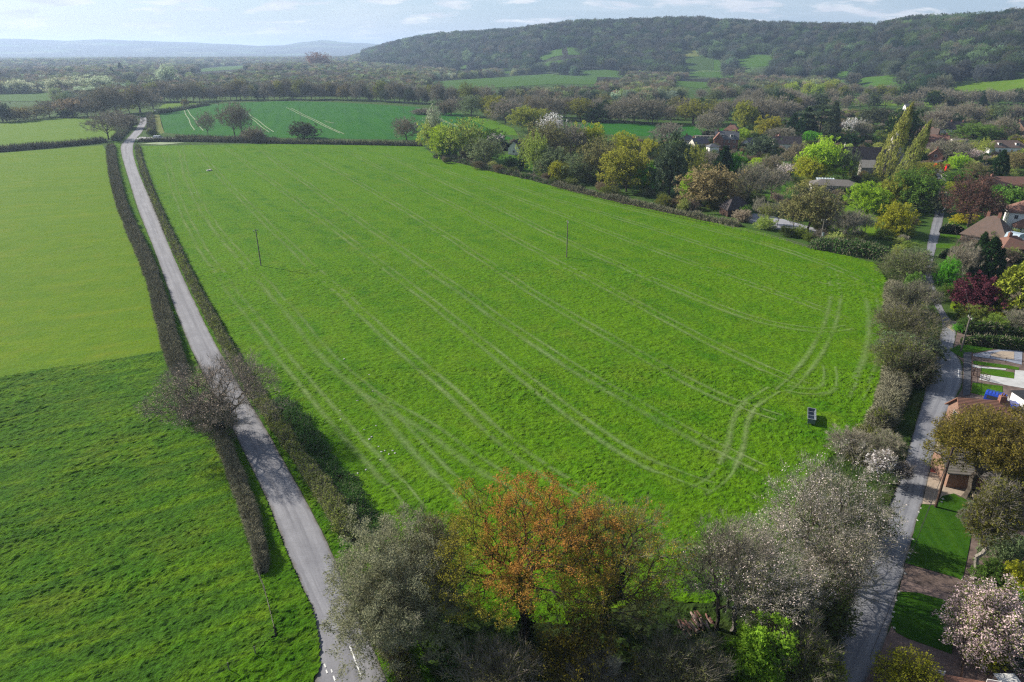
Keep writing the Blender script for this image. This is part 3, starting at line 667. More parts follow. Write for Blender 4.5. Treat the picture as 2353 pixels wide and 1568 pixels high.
# ------------------------------------------------------------ far woods: canopy as one mass, instanced crowns
def pix_np(x, y, z):
    dz = z - CAMH; dep = y * cp - dz * sp; up = y * sp + dz * cp
    return CX + FPX * x / dep, CY - FPX * up / dep
near_excl = [[(366, 225), (470, 228), (640, 226), (800, 228), (975, 236), (1010, 255), (1000, 300), (366, 320)],
             [(1000, 240), (1190, 262), (1290, 285), (1640, 290), (1640, 330), (1180, 330), (980, 320)]]
def scatter(name, label_kind, az0, az1, r0f, r1f, spacing, seed, hrange, cols, excl, protos, keep=None):
    rng = np.random.default_rng(seed); X = []; Y = []
    r = float(np.min(r0f(np.linspace(az0, az1, 50)))) - 30
    while r < float(np.max(r1f(np.linspace(az0, az1, 50)))) + 50:
        s = spacing(r); n = int((az1 - az0) * r / s)
        if n > 0:
            a = az0 + (np.arange(n) + rng.random(n)) * (az1 - az0) / n; rr_ = r + (rng.random(n) - .5) * s * 1.1
            X.append(rr_ * np.sin(a)); Y.append(rr_ * np.cos(a))
        r += s * .95
    x = np.concatenate(X); y = np.concatenate(Y); rad = np.hypot(x, y); a = np.arctan2(x, y)
    ok = (rad > r0f(a)) & (rad < r1f(a)); x, y, rad = x[ok], y[ok], rad[ok]
    z = terr(x, y); px, py = pix_np(x, y, z)
    ok = np.ones(len(x), bool)
    tx, ty = pix_np(x, y, z + hrange[1] * .45); ux, uy = pix_np(x, y, z + hrange[1] * .85)
    for pl in excl: ok &= ~(inpoly(px, py, pl) | inpoly(tx, ty, pl) | inpoly(ux, uy, pl))
    if keep is not None: ok &= keep(x, y, px, py, rng)
    x, y, z = x[ok], y[ok], z[ok]; n = len(x); rad = rad[ok]
    hh = hrange[0] + (hrange[1] - hrange[0]) * (.5 * rng.random(n) + .5 * vnoise(x / 70., y / 70., seed)); ww = hh * (.72 + .4 * rng.random(n)) * ((spacing(rad) / spacing(1200.)) ** .5 if hrange[0] > 5 else 1.2)
    cn = np.array(cols); q = np.clip(vnoise(x / 90., y / 90., seed + 3) * .55 + rng.random(n) * .5, 0, .999); q = (q - .12) / .8
    ci = np.clip((q * len(cn)).astype(int), 0, len(cn) - 1)
    tint = cn[ci] * 2.0 * (.62 + .8 * rng.random((n, 1)) ** 1.5) * (1 + .1 * rng.normal(size=(n, 3)) * .4)
    me = bpy.data.meshes.new(name); me.vertices.add(n); me.vertices.foreach_set('co', np.c_[x, y, z - hh * .12].astype(np.float32).ravel())
    a_ = me.attributes.new('tint', 'FLOAT_COLOR', 'POINT'); a_.data.foreach_set('color', np.c_[np.clip(tint, 0, 1), np.ones(n)].astype(np.float32).ravel())
    a_ = me.attributes.new('siz', 'FLOAT_VECTOR', 'POINT'); a_.data.foreach_set('vector', (np.c_[ww, ww, hh] / PH).astype(np.float32).ravel())
    a_ = me.attributes.new('rz', 'FLOAT_VECTOR', 'POINT'); a_.data.foreach_set('vector', np.c_[np.zeros(n), np.zeros(n), rng.random(n) * 6.283].astype(np.float32).ravel())
    a_ = me.attributes.new('pick', 'INT', 'POINT'); a_.data.foreach_set('value', rng.integers(0, 64, n).astype(np.int32))
    me.update()
    o = link(name, me); tag(o, label_kind, 'woodland', kind='stuff')
    pc = bpy.data.collections.new(name + '_crowns')
    for (key, vi, sub) in protos:
        cm = STOCK[key][vi][1].copy(); cm.materials[0] = M['leaf_i']; cm.materials[1] = M['twig_i']
        if sub < 1.0: pass
        q_ = bpy.data.objects.new('crown', cm); pc.objects.link(q_)
    g = bpy.data.node_groups.new(name, 'GeometryNodeTree')
    g.interface.new_socket('Geometry', in_out='INPUT', socket_type='NodeSocketGeometry'); g.interface.new_socket('Geometry', in_out='OUTPUT', socket_type='NodeSocketGeometry')
    gi = g.nodes.new('NodeGroupInput'); go = g.nodes.new('NodeGroupOutput'); ip = g.nodes.new('GeometryNodeInstanceOnPoints'); ci_ = g.nodes.new('GeometryNodeCollectionInfo')
    ci_.inputs['Collection'].default_value = pc; ci_.inputs['Separate Children'].default_value = True; ci_.inputs['Reset Children'].default_value = True
    def at(nm, dt):
        q_ = g.nodes.new('GeometryNodeInputNamedAttribute'); q_.data_type = dt; q_.inputs['Name'].default_value = nm; return q_.outputs[0]
    g.links.new(gi.outputs[0], ip.inputs['Points']); g.links.new(ci_.outputs[0], ip.inputs['Instance']); ip.inputs['Pick Instance'].default_value = True
    g.links.new(at('pick', 'INT'), ip.inputs['Instance Index']); g.links.new(at('rz', 'FLOAT_VECTOR'), ip.inputs['Rotation']); g.links.new(at('siz', 'FLOAT_VECTOR'), ip.inputs['Scale'])
    g.links.new(ip.outputs[0], go.inputs[0])
    md = o.modifiers.new('crowns', 'NODES'); md.node_group = g
    print(name, n)
    return o
WOODC = [(.066, .066, .048), (.078, .074, .054), (.085, .078, .056), (.060, .062, .050), (.090, .082, .052), (.070, .090, .036), (.048, .062, .036), (.024, .042, .020), (.090, .118, .045), (.060, .066, .048), (.105, .098, .060), (.11, .14, .070)]
PR = [('bare', 0, 1), ('bare', 1, 1), ('leafy', 0, 1), ('leafy', 1, 1), ('leafy', 2, 1), ('budding', 0, 1), ('budding', 1, 1), ('dense', 0, 1)]
PRF = [('leafy', 0, 1), ('leafy', 1, 1), ('leafy', 2, 1), ('dense', 0, 1), ('dense', 1, 1)]
spc = lambda r: 8.0 + r / 190.0
hz0, hz1 = az_of(835), az_of(2560)
scatter('hillside_woodland', 'mixed bare and budding woodland covering the long hillside', hz0, hz1, lambda a: np.interp(a, _ta, _tr) * .99, lambda a: np.interp(a, _ra, _rr) + 260, lambda r: 14.0 + r / 220., 5, (17, 25), [(a * .80, b * .92, c * 1.0) for a, b, c in WOODC], MPX, PR)
def valley_keep(x, y, px, py, rng):
    k = ~inpoly(px, py, near_excl[0]) & ~inpoly(px, py, near_excl[1])
    dens = fbm(x / 160., y / 260., 77, 3)
    k &= (dens > .30) | (rng.random(len(x)) < .15)
    # the fold of open wheat land, the village and the lane side stay clear here: their trees are built one by one
    k &= ~((px > 1000) & (py > np.interp(px, [1000, 1200, 1500, 1700, 1900, 2100, 2360, 2600], [218, 236, 240, 218, 205, 215, 226, 226])))
    k &= ~((px <= 1000) & (px > 340) & (py > 222)) & ~((px <= 340) & (py > np.interp(px, [-600, 0, 200, 340], [262, 254, 246, 232])))
    return k
vz0, vz1 = az_of(-420), az_of(2600)
scatter('valley_woodland', 'grey brown leafless woods spread over the valley floor', vz0, vz1, lambda a: 520 + 0 * a, lambda a: np.where(a < hz0, 4600, np.interp(a, _ta, _tr) * .99), spc, 9, (9, 15), [(a * 1.55, b * 1.45, c * 1.5) for a, b, c in WOODC] + [(.16, .20, .14), (.14, .15, .08)], MPX, PR, valley_keep)  # tints multiplied up about 1.5 to carry sunlight on the valley woods

# ------------------------------------------------------------ hedges
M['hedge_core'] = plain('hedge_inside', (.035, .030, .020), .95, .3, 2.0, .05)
M['hedge_twig'] = leaf_mat('hedge_twigs', trans=0.0, var=.4, fixed=(.19, .18, .12, 1))
M['hedge_leaf'] = leaf_mat('hedge_leaves', trans=.3, var=.4)
def hedge(line, w, h, tint, label, twig=.5, cover=2.0, rough=.25, seed=1, name='hedge', group=None, size=1.0, hvar=.15, world=False, core=.86, gaps=None, cat='hedge'):
    P = resample(smooth_line(line if world else [flat(*p) for p in line], 1), step=1.2)
    w *= .68; h *= .78
    n = len(P); rng = np.random.default_rng(seed)
    tan = np.gradient(P, axis=0); tan /= np.hypot(tan[:, 0], tan[:, 1])[:, None]; nor = np.c_[-tan[:, 1], tan[:, 0]]
    s = np.arange(n) * 1.2
    wn = w * (1 + .25 * (vnoise(s / 3., s * 0, seed) - .5) * 2 * rough * 2) ; hn = h * (1 + hvar * 2.4 * (vnoise(s / 4., s * 0 + 3, seed + 1) - .5) + .12 * (vnoise(s / 1.3, s * 0 + 9, seed + 2) - .5)); te = np.clip(np.minimum(s, s[-1] - s) / 2.2, 0, 1) ** .5; wn = wn * (.35 + .65 * te); hn = hn * (.45 + .55 * te)
    prof = np.array([(-.50, 0), (-.52, .35), (-.47, .8), (-.33, 1.0), (0, 1.03), (.33, 1.0), (.47, .8), (.52, .35), (.50, 0)])
    m = len(prof); z0 = terr(P[:, 0], P[:, 1])
    def ring(scl):
        V = np.zeros((n, m, 3))
        for k, (a, b) in enumerate(prof):
            V[:, k, 0] = P[:, 0] + nor[:, 0] * a * wn * scl; V[:, k, 1] = P[:, 1] + nor[:, 1] * a * wn * scl; V[:, k, 2] = z0 + b * hn * scl - (.05 if b == 0 else 0)
        return V
    Vc = ring(core) + (rng.random((n, m, 3)) - .5) * np.array([.25, .25, .2]) * min(1, w * .5)
    idx = np.arange(n * m).reshape(n, m)
    fc = np.stack([idx[:-1, :-1], idx[1:, :-1], idx[1:, 1:], idx[:-1, 1:]], -1).reshape(-1, 4)
    Vo = ring(1.0)
    ds = np.sqrt(P[:, 0] ** 2 + P[:, 1] ** 2 + CAMH ** 2); lsz = np.maximum(.13 * size, ds * .0017)
    per = (w * .9 + 2 * h) * 1.2; cnt = (per * cover / (lsz ** 2 * .38)).astype(int)
    seg = np.repeat(np.arange(n - 1), cnt[:-1]); N_ = len(seg); u = rng.random(N_); k = rng.integers(0, m - 1, N_); wgt = np.hypot(*np.diff(prof * [w, h], axis=0).T); k = rng.choice(m - 1, N_, p=wgt / wgt.sum()); t_ = rng.random(N_)[:, None]
    a = Vo[seg, k] * (1 - u[:, None]) + Vo[seg + 1, k] * u[:, None]; b = Vo[seg, k + 1] * (1 - u[:, None]) + Vo[seg + 1, k + 1] * u[:, None]
    C = a * (1 - t_) + b * t_; cc = np.c_[P[seg] * (1 - u[:, None]) + P[seg + 1] * u[:, None], z0[seg] + hn[seg] * .5]
    O = C - cc; O /= np.linalg.norm(O, axis=1)[:, None]
    C = C + O * (rng.normal(size=(N_, 1)) * rough * .35 - .03); C += O * ((fbm(C[:, 0] / .9, C[:, 1] / .9, seed + 9, 2) - .5) * rough * 1.6)[:, None]
    C[:, 2] = np.maximum(C[:, 2], z0[seg] + .03)
    if gaps is not None: ok = gaps(C); C, O, seg = C[ok], O[ok], seg[ok]; N_ = len(C)
    L_ = lsz[seg][:, None]
    istw = rng.random(N_) < twig * (.4 + 1.2 * fbm(C[:, 0] / 6., C[:, 1] / 6., seed + 30, 2))
    d = rng.normal(size=(N_, 3)); d /= np.linalg.norm(d, axis=1)[:, None]; e = np.cross(d, rng.normal(size=(N_, 3))); e /= np.linalg.norm(e, axis=1)[:, None]
    td = O + d * .8; td /= np.linalg.norm(td, axis=1)[:, None]; te = np.cross(td, d); te /= (np.linalg.norm(te, axis=1)[:, None] + 1e-9)
    sz = L_ * (.6 + .9 * rng.random((N_, 1)))
    A = np.where(istw[:, None], C - te * L_ * .17, C - d * sz * .6 - e * sz * .25); B = np.where(istw[:, None], C + te * L_ * .17, C + d * sz * .1 + e * sz * .5); E = np.where(istw[:, None], C + td * L_ * 2.6, C + d * sz * .6 - e * sz * .1)
    V = np.stack([A, B, E], 1).reshape(-1, 3)
    nV = n * m; vv = np.repeat(np.clip(.25 * rng.random(N_) + .75 * rng.random(N_), 0, 1), 3)
    me = mesh_np(name, np.r_[Vc.reshape(-1, 3), V], [fc, np.arange(N_ * 3).reshape(-1, 3) + nV], [M['hedge_core'], M['hedge_leaf'], M['hedge_twig']],
                 np.r_[np.zeros(len(fc), int), np.where(istw, 2, 1)], attrs={'v': ('POINT', np.r_[np.zeros(nV), vv]), 'w': ('POINT', np.zeros(nV + len(vv)))})
    o = link(name, me); o.color = tuple(1.1*c for c in T[tint][:3]) + (1,) if isinstance(tint, str) else tint + (1,)
    return tag(o, label, cat, group)
T['hedgebrown'] = (.18, .185, .095); T['hedgegreen'] = (.19, .23, .055); T['bramble'] = (.060, .13, .030); T['privet'] = (.05, .095, .022)
HW = .72
hedge([(256, 338), (256, 362), (264, 410), (281, 478), (296, 512)], 3.0, 1.9, 'hedgebrown', 'square cut brown hedge on the left of the lane, far stretch', twig=.85, seed=1, group='clipped hedges along the country lane')
hedge([(297, 515), (318, 562), (340, 610), (358, 660), (372, 716), (388, 775), (404, 830), (418, 868)], 3.2, 1.9, 'hedgebrown', 'square cut brown hedge between the grazed field and the lane', twig=.85, seed=2, group='clipped hedges along the country lane', rough=.35)
hedge([(503, 1000), (524, 1050), (548, 1110), (572, 1180), (594, 1250), (606, 1322)], 2.1, 1.7, 'hedgebrown', 'last stretch of brown hedge beside the lush field, nearest the camera', twig=.8, seed=3, group='clipped hedges along the country lane', rough=.35, hvar=.25)
hedge([(316, 338), (324, 376), (341, 428), (370, 500), (408, 580), (452, 672), (500, 760), (540, 832), (572, 885)], 1.9, 1.5, 'hedgegreen', 'mossy green hedge between the lane and the big pasture, upper part', twig=.28, seed=4, group='hedges between lane and pasture')
hedge([(574, 888), (622, 960), (668, 1025), (712, 1090), (752, 1150), (790, 1210), (812, 1250)], 2.6, 1.9, 'hedgegreen', 'wider olive hedge between the lane and the big pasture, lower part', twig=.25, seed=5, group='hedges between lane and pasture', rough=.4, hvar=.25)
hedge([(640, 918), (690, 985), (740, 1060), (786, 1130), (836, 1195), (880, 1228)], 4.4, 1.1, 'bramble', 'low dark bramble thicket on the pasture side of the lane hedge', twig=.12, seed=6, rough=.9, hvar=.5, name='bramble_thicket', cat='thicket', core=.6)
hedge([(-420, 378), (-200, 362), (0, 349), (120, 339), (200, 332), (244, 326)], 3.4, 2.6, 'hedgebrown', 'long brown hedge separating the two left fields', twig=.75, seed=7, cover=2.4)
hedge([(318, 326), (420, 325), (560, 328), (700, 331), (850, 333), (972, 336)], 3.0, 2.0, 'hedgebrown', 'straight dark hedge along the far edge of the big pasture', twig=.6, seed=8, cover=2.4)
hedge([(404, 317), (520, 321), (640, 324)], 2.6, 1.6, 'hedgebrown', 'second thin hedge line just behind the far pasture hedge', twig=.6, seed=9)
hedge([(264, 325), (272, 318), (284, 306), (296, 292)], 4.0, 2.2, 'bramble', 'overgrown hedge bank left of the lane near the bend', twig=.5, seed=10, rough=.6)
hedge([(346, 304), (348, 292), (347, 276), (344, 266)], 3.0, 2.4, 'hedgegreen', 'dark hedge right of the lane bend beside dry grass', twig=.5, seed=11)
hedge([(366, 261), (400, 256), (440, 248), (478, 242)], 5.0, 2.2, 'bramble', 'low hedge between the small meadow and the wheat field', twig=.4, seed=12)
hedge([(2050, 662), (2056, 700), (2054, 740)], 4.2, 2.4, 'hedgebrown', 'brown twiggy hedge at the right edge of the pasture, farther stretch', twig=.8, seed=13, rough=.5, group='hedges along the right side of the pasture')
hedge([(2062, 850), (2052, 905), (2034, 960), (2012, 1000)], 4.4, 2.6, 'hedgebrown', 'brown twiggy hedge at the right edge of the pasture, nearer stretch', twig=.8, seed=14, rough=.6, group='hedges along the right side of the pasture')
hedge([(2012, 1000), (1990, 1040), (1962, 1070)], 5.0, 2.4, 'olive', 'olive green bushy hedge end by the big blossom thicket', twig=.3, seed=15, rough=.8)
hedge([D('z1', *p) for p in [(1590, 1260), (1800, 1275), (2000, 1290), (2353, 1330), (2700, 1400)]], 2.6, 2.6, 'privet', 'clipped dark garden hedge, upper of two beside the drive', twig=.1, seed=16, group='clipped garden hedges')
hedge([D('z1', *p) for p in [(1570, 1370), (1700, 1390), (2000, 1420), (2353, 1455), (2700, 1510)]], 2.6, 2.3, 'privet', 'clipped dark garden hedge, lower of two beside the drive', twig=.1, seed=17, group='clipped garden hedges')
hedge([D('z1', *p) for p in [(1540, 1110), (1600, 1090), (1660, 1080)]], 3.0, 3.0, 'green', 'boxy green hedge at the lane corner under the plum tree', twig=.1, seed=18, group='clipped garden hedges')
hedge([D('a7', *p) for p in [(1110, 1415), (1230, 1420), (1350, 1422)]], 4.0, 3.4, 'yew', 'thick black green yew hedge by the copper beech', twig=.05, seed=19)
hedge([D('z1', *p) for p in [(1330, 395), (1440, 390), (1520, 385)]], 3.0, 2.8, 'yew', 'short yew hedge beside the narrow lawn', twig=.05, seed=20)
hedge([D('z1', *p) for p in [(2000, 430), (2150, 440), (2353, 470)]], 4.0, 3.0, 'privet', 'tall privet hedge in front of the tiled house', twig=.1, seed=21)
hedge([D('a7', *p) for p in [(0, 1000), (120, 1015), (250, 1020)]], 4.0, 3.0, 'privet', 'dark hedge below the low slate roofed hall', twig=.1, seed=22)
hedge([D('a5', *p) for p in [(918, 500), (1010, 505)]], 6.0, 6.0, 'yew', 'tall squared yew block next to the white cottage', twig=.05, seed=23)
hedge([D('a7', *p) for p in [(1610, 1210), (1700, 1218), (1790, 1224)]], 4.0, 3.0, 'yew', 'dark clipped hedge behind the white two storey house', twig=.05, seed=24)
hedge([(1862, 566), (1900, 574), (1950, 584), (2000, 592), (2040, 600)], 6.0, 3.0, 'bramble', 'dark bramble bank at the top right corner of the pasture', twig=.3, seed=25, rough=.9, hvar=.5, core=.7, name='bramble_bank', cat='thicket')
hedge([(1000, 362), (1060, 374), (1120, 390), (1200, 408), (1270, 425)], 3.5, 1.5, 'bramble', 'scruffy low hedge below the cottage garden', twig=.5, seed=26, rough=.7, hvar=.4)
hedge([(1270, 426), (1350, 446), (1440, 468), (1540, 488), (1620, 505), (1700, 522)], 3.5, 1.4, 'hedgebrown', 'brown bramble strip under the belt of village trees', twig=.6, seed=27, rough=.7, hvar=.4)
hedge([(822, 1362), (846, 1410), (880, 1460), (912, 1520), (930, 1570), (960, 1640)], 2.2, 1.4, 'olive', 'ragged ivy hedge beside the lane below the grey willow', twig=.4, seed=28, rough=.7, hvar=.4)
hedge([D('a6', *p) for p in [(640, 404), (760, 398), (830, 398)]], 4, 2.5, 'yew', 'dark hedge at the end of the wheat strip above the red gabled house', twig=.05, seed=29)
hedge([(1010, 1545), (1080, 1530), (1150, 1560), (1230, 1560)], 5.0, 1.6, 'bramble', 'dark undergrowth beneath the big oaks', twig=.5, seed=30, rough=1.0, hvar=.6, core=.5, name='undergrowth', cat='undergrowth')

# garden shrubs between the village trees: too many and too mixed to count
VIL = [(1000, 372), (1010, 330), (1190, 330), (1640, 334), (1700, 306), (1900, 262), (2360, 240), (2700, 240), (2900, 800), (2215, 765), (2185, 700), (2160, 600), (2120, 610), (2010, 590), (1860, 558), (1700, 520), (1550, 482), (1400, 450), (1250, 420)]
CLEAR = [('a6', [(1060, 1290), (1160, 1200), (1320, 1215), (1920, 1420), (2250, 1520), (2250, 1580), (1800, 1460), (1300, 1375)]), ('a5', [(870, 490), (1240, 580), (1260, 740), (840, 670)]), ('a7', [(-80, 1080), (500, 1180), (480, 1500), (-80, 1440)]),
         ('z1', [(1290, 100), (1640, 110), (1600, 320), (1270, 320)]), ('a6', [(1270, 890), (1570, 890), (1560, 1070), (1260, 1080)]), ('d', [(2100, 680), (2100, 560), (2140, 480), (2145, 380), (2190, 380), (2200, 480), (2190, 560), (2180, 640), (2230, 770), (2150, 770)]), ('a7', [(1190, 1230), (1770, 1230), (1770, 1390), (1190, 1390)])]
CLEARP = [[D(v, *p) for p in pts] for v, pts in CLEAR]
def gard(x, y, px, py, rng):
    k = inpoly(px, py, VIL) & (fbm(x / 22., y / 22., 61, 3) > .40)
    for pl in CLEARP: k &= ~inpoly(px, py, pl)
    return k
scatter('garden_undergrowth', 'mixed garden shrubs and low bushes filling the village plots', az_of(980), az_of(2700), lambda a: 110 + 0 * a, lambda a: 800 + 0 * a, lambda r: 5.0 + r / 260., 33, (1.6, 5.0),
        [(.06, .09, .02), (.09, .11, .03), (.12, .10, .06), (.05, .065, .02), (.12, .15, .03), (.14, .12, .09), (.03, .05, .015), (.16, .18, .05), (.10, .085, .06), (.07, .12, .02)], MPX, [('bush', 0, 1), ('bush', 1, 1), ('twiggy_bush', 0, 1), ('leafy', 0, 1), ('budding', 1, 1)], gard)
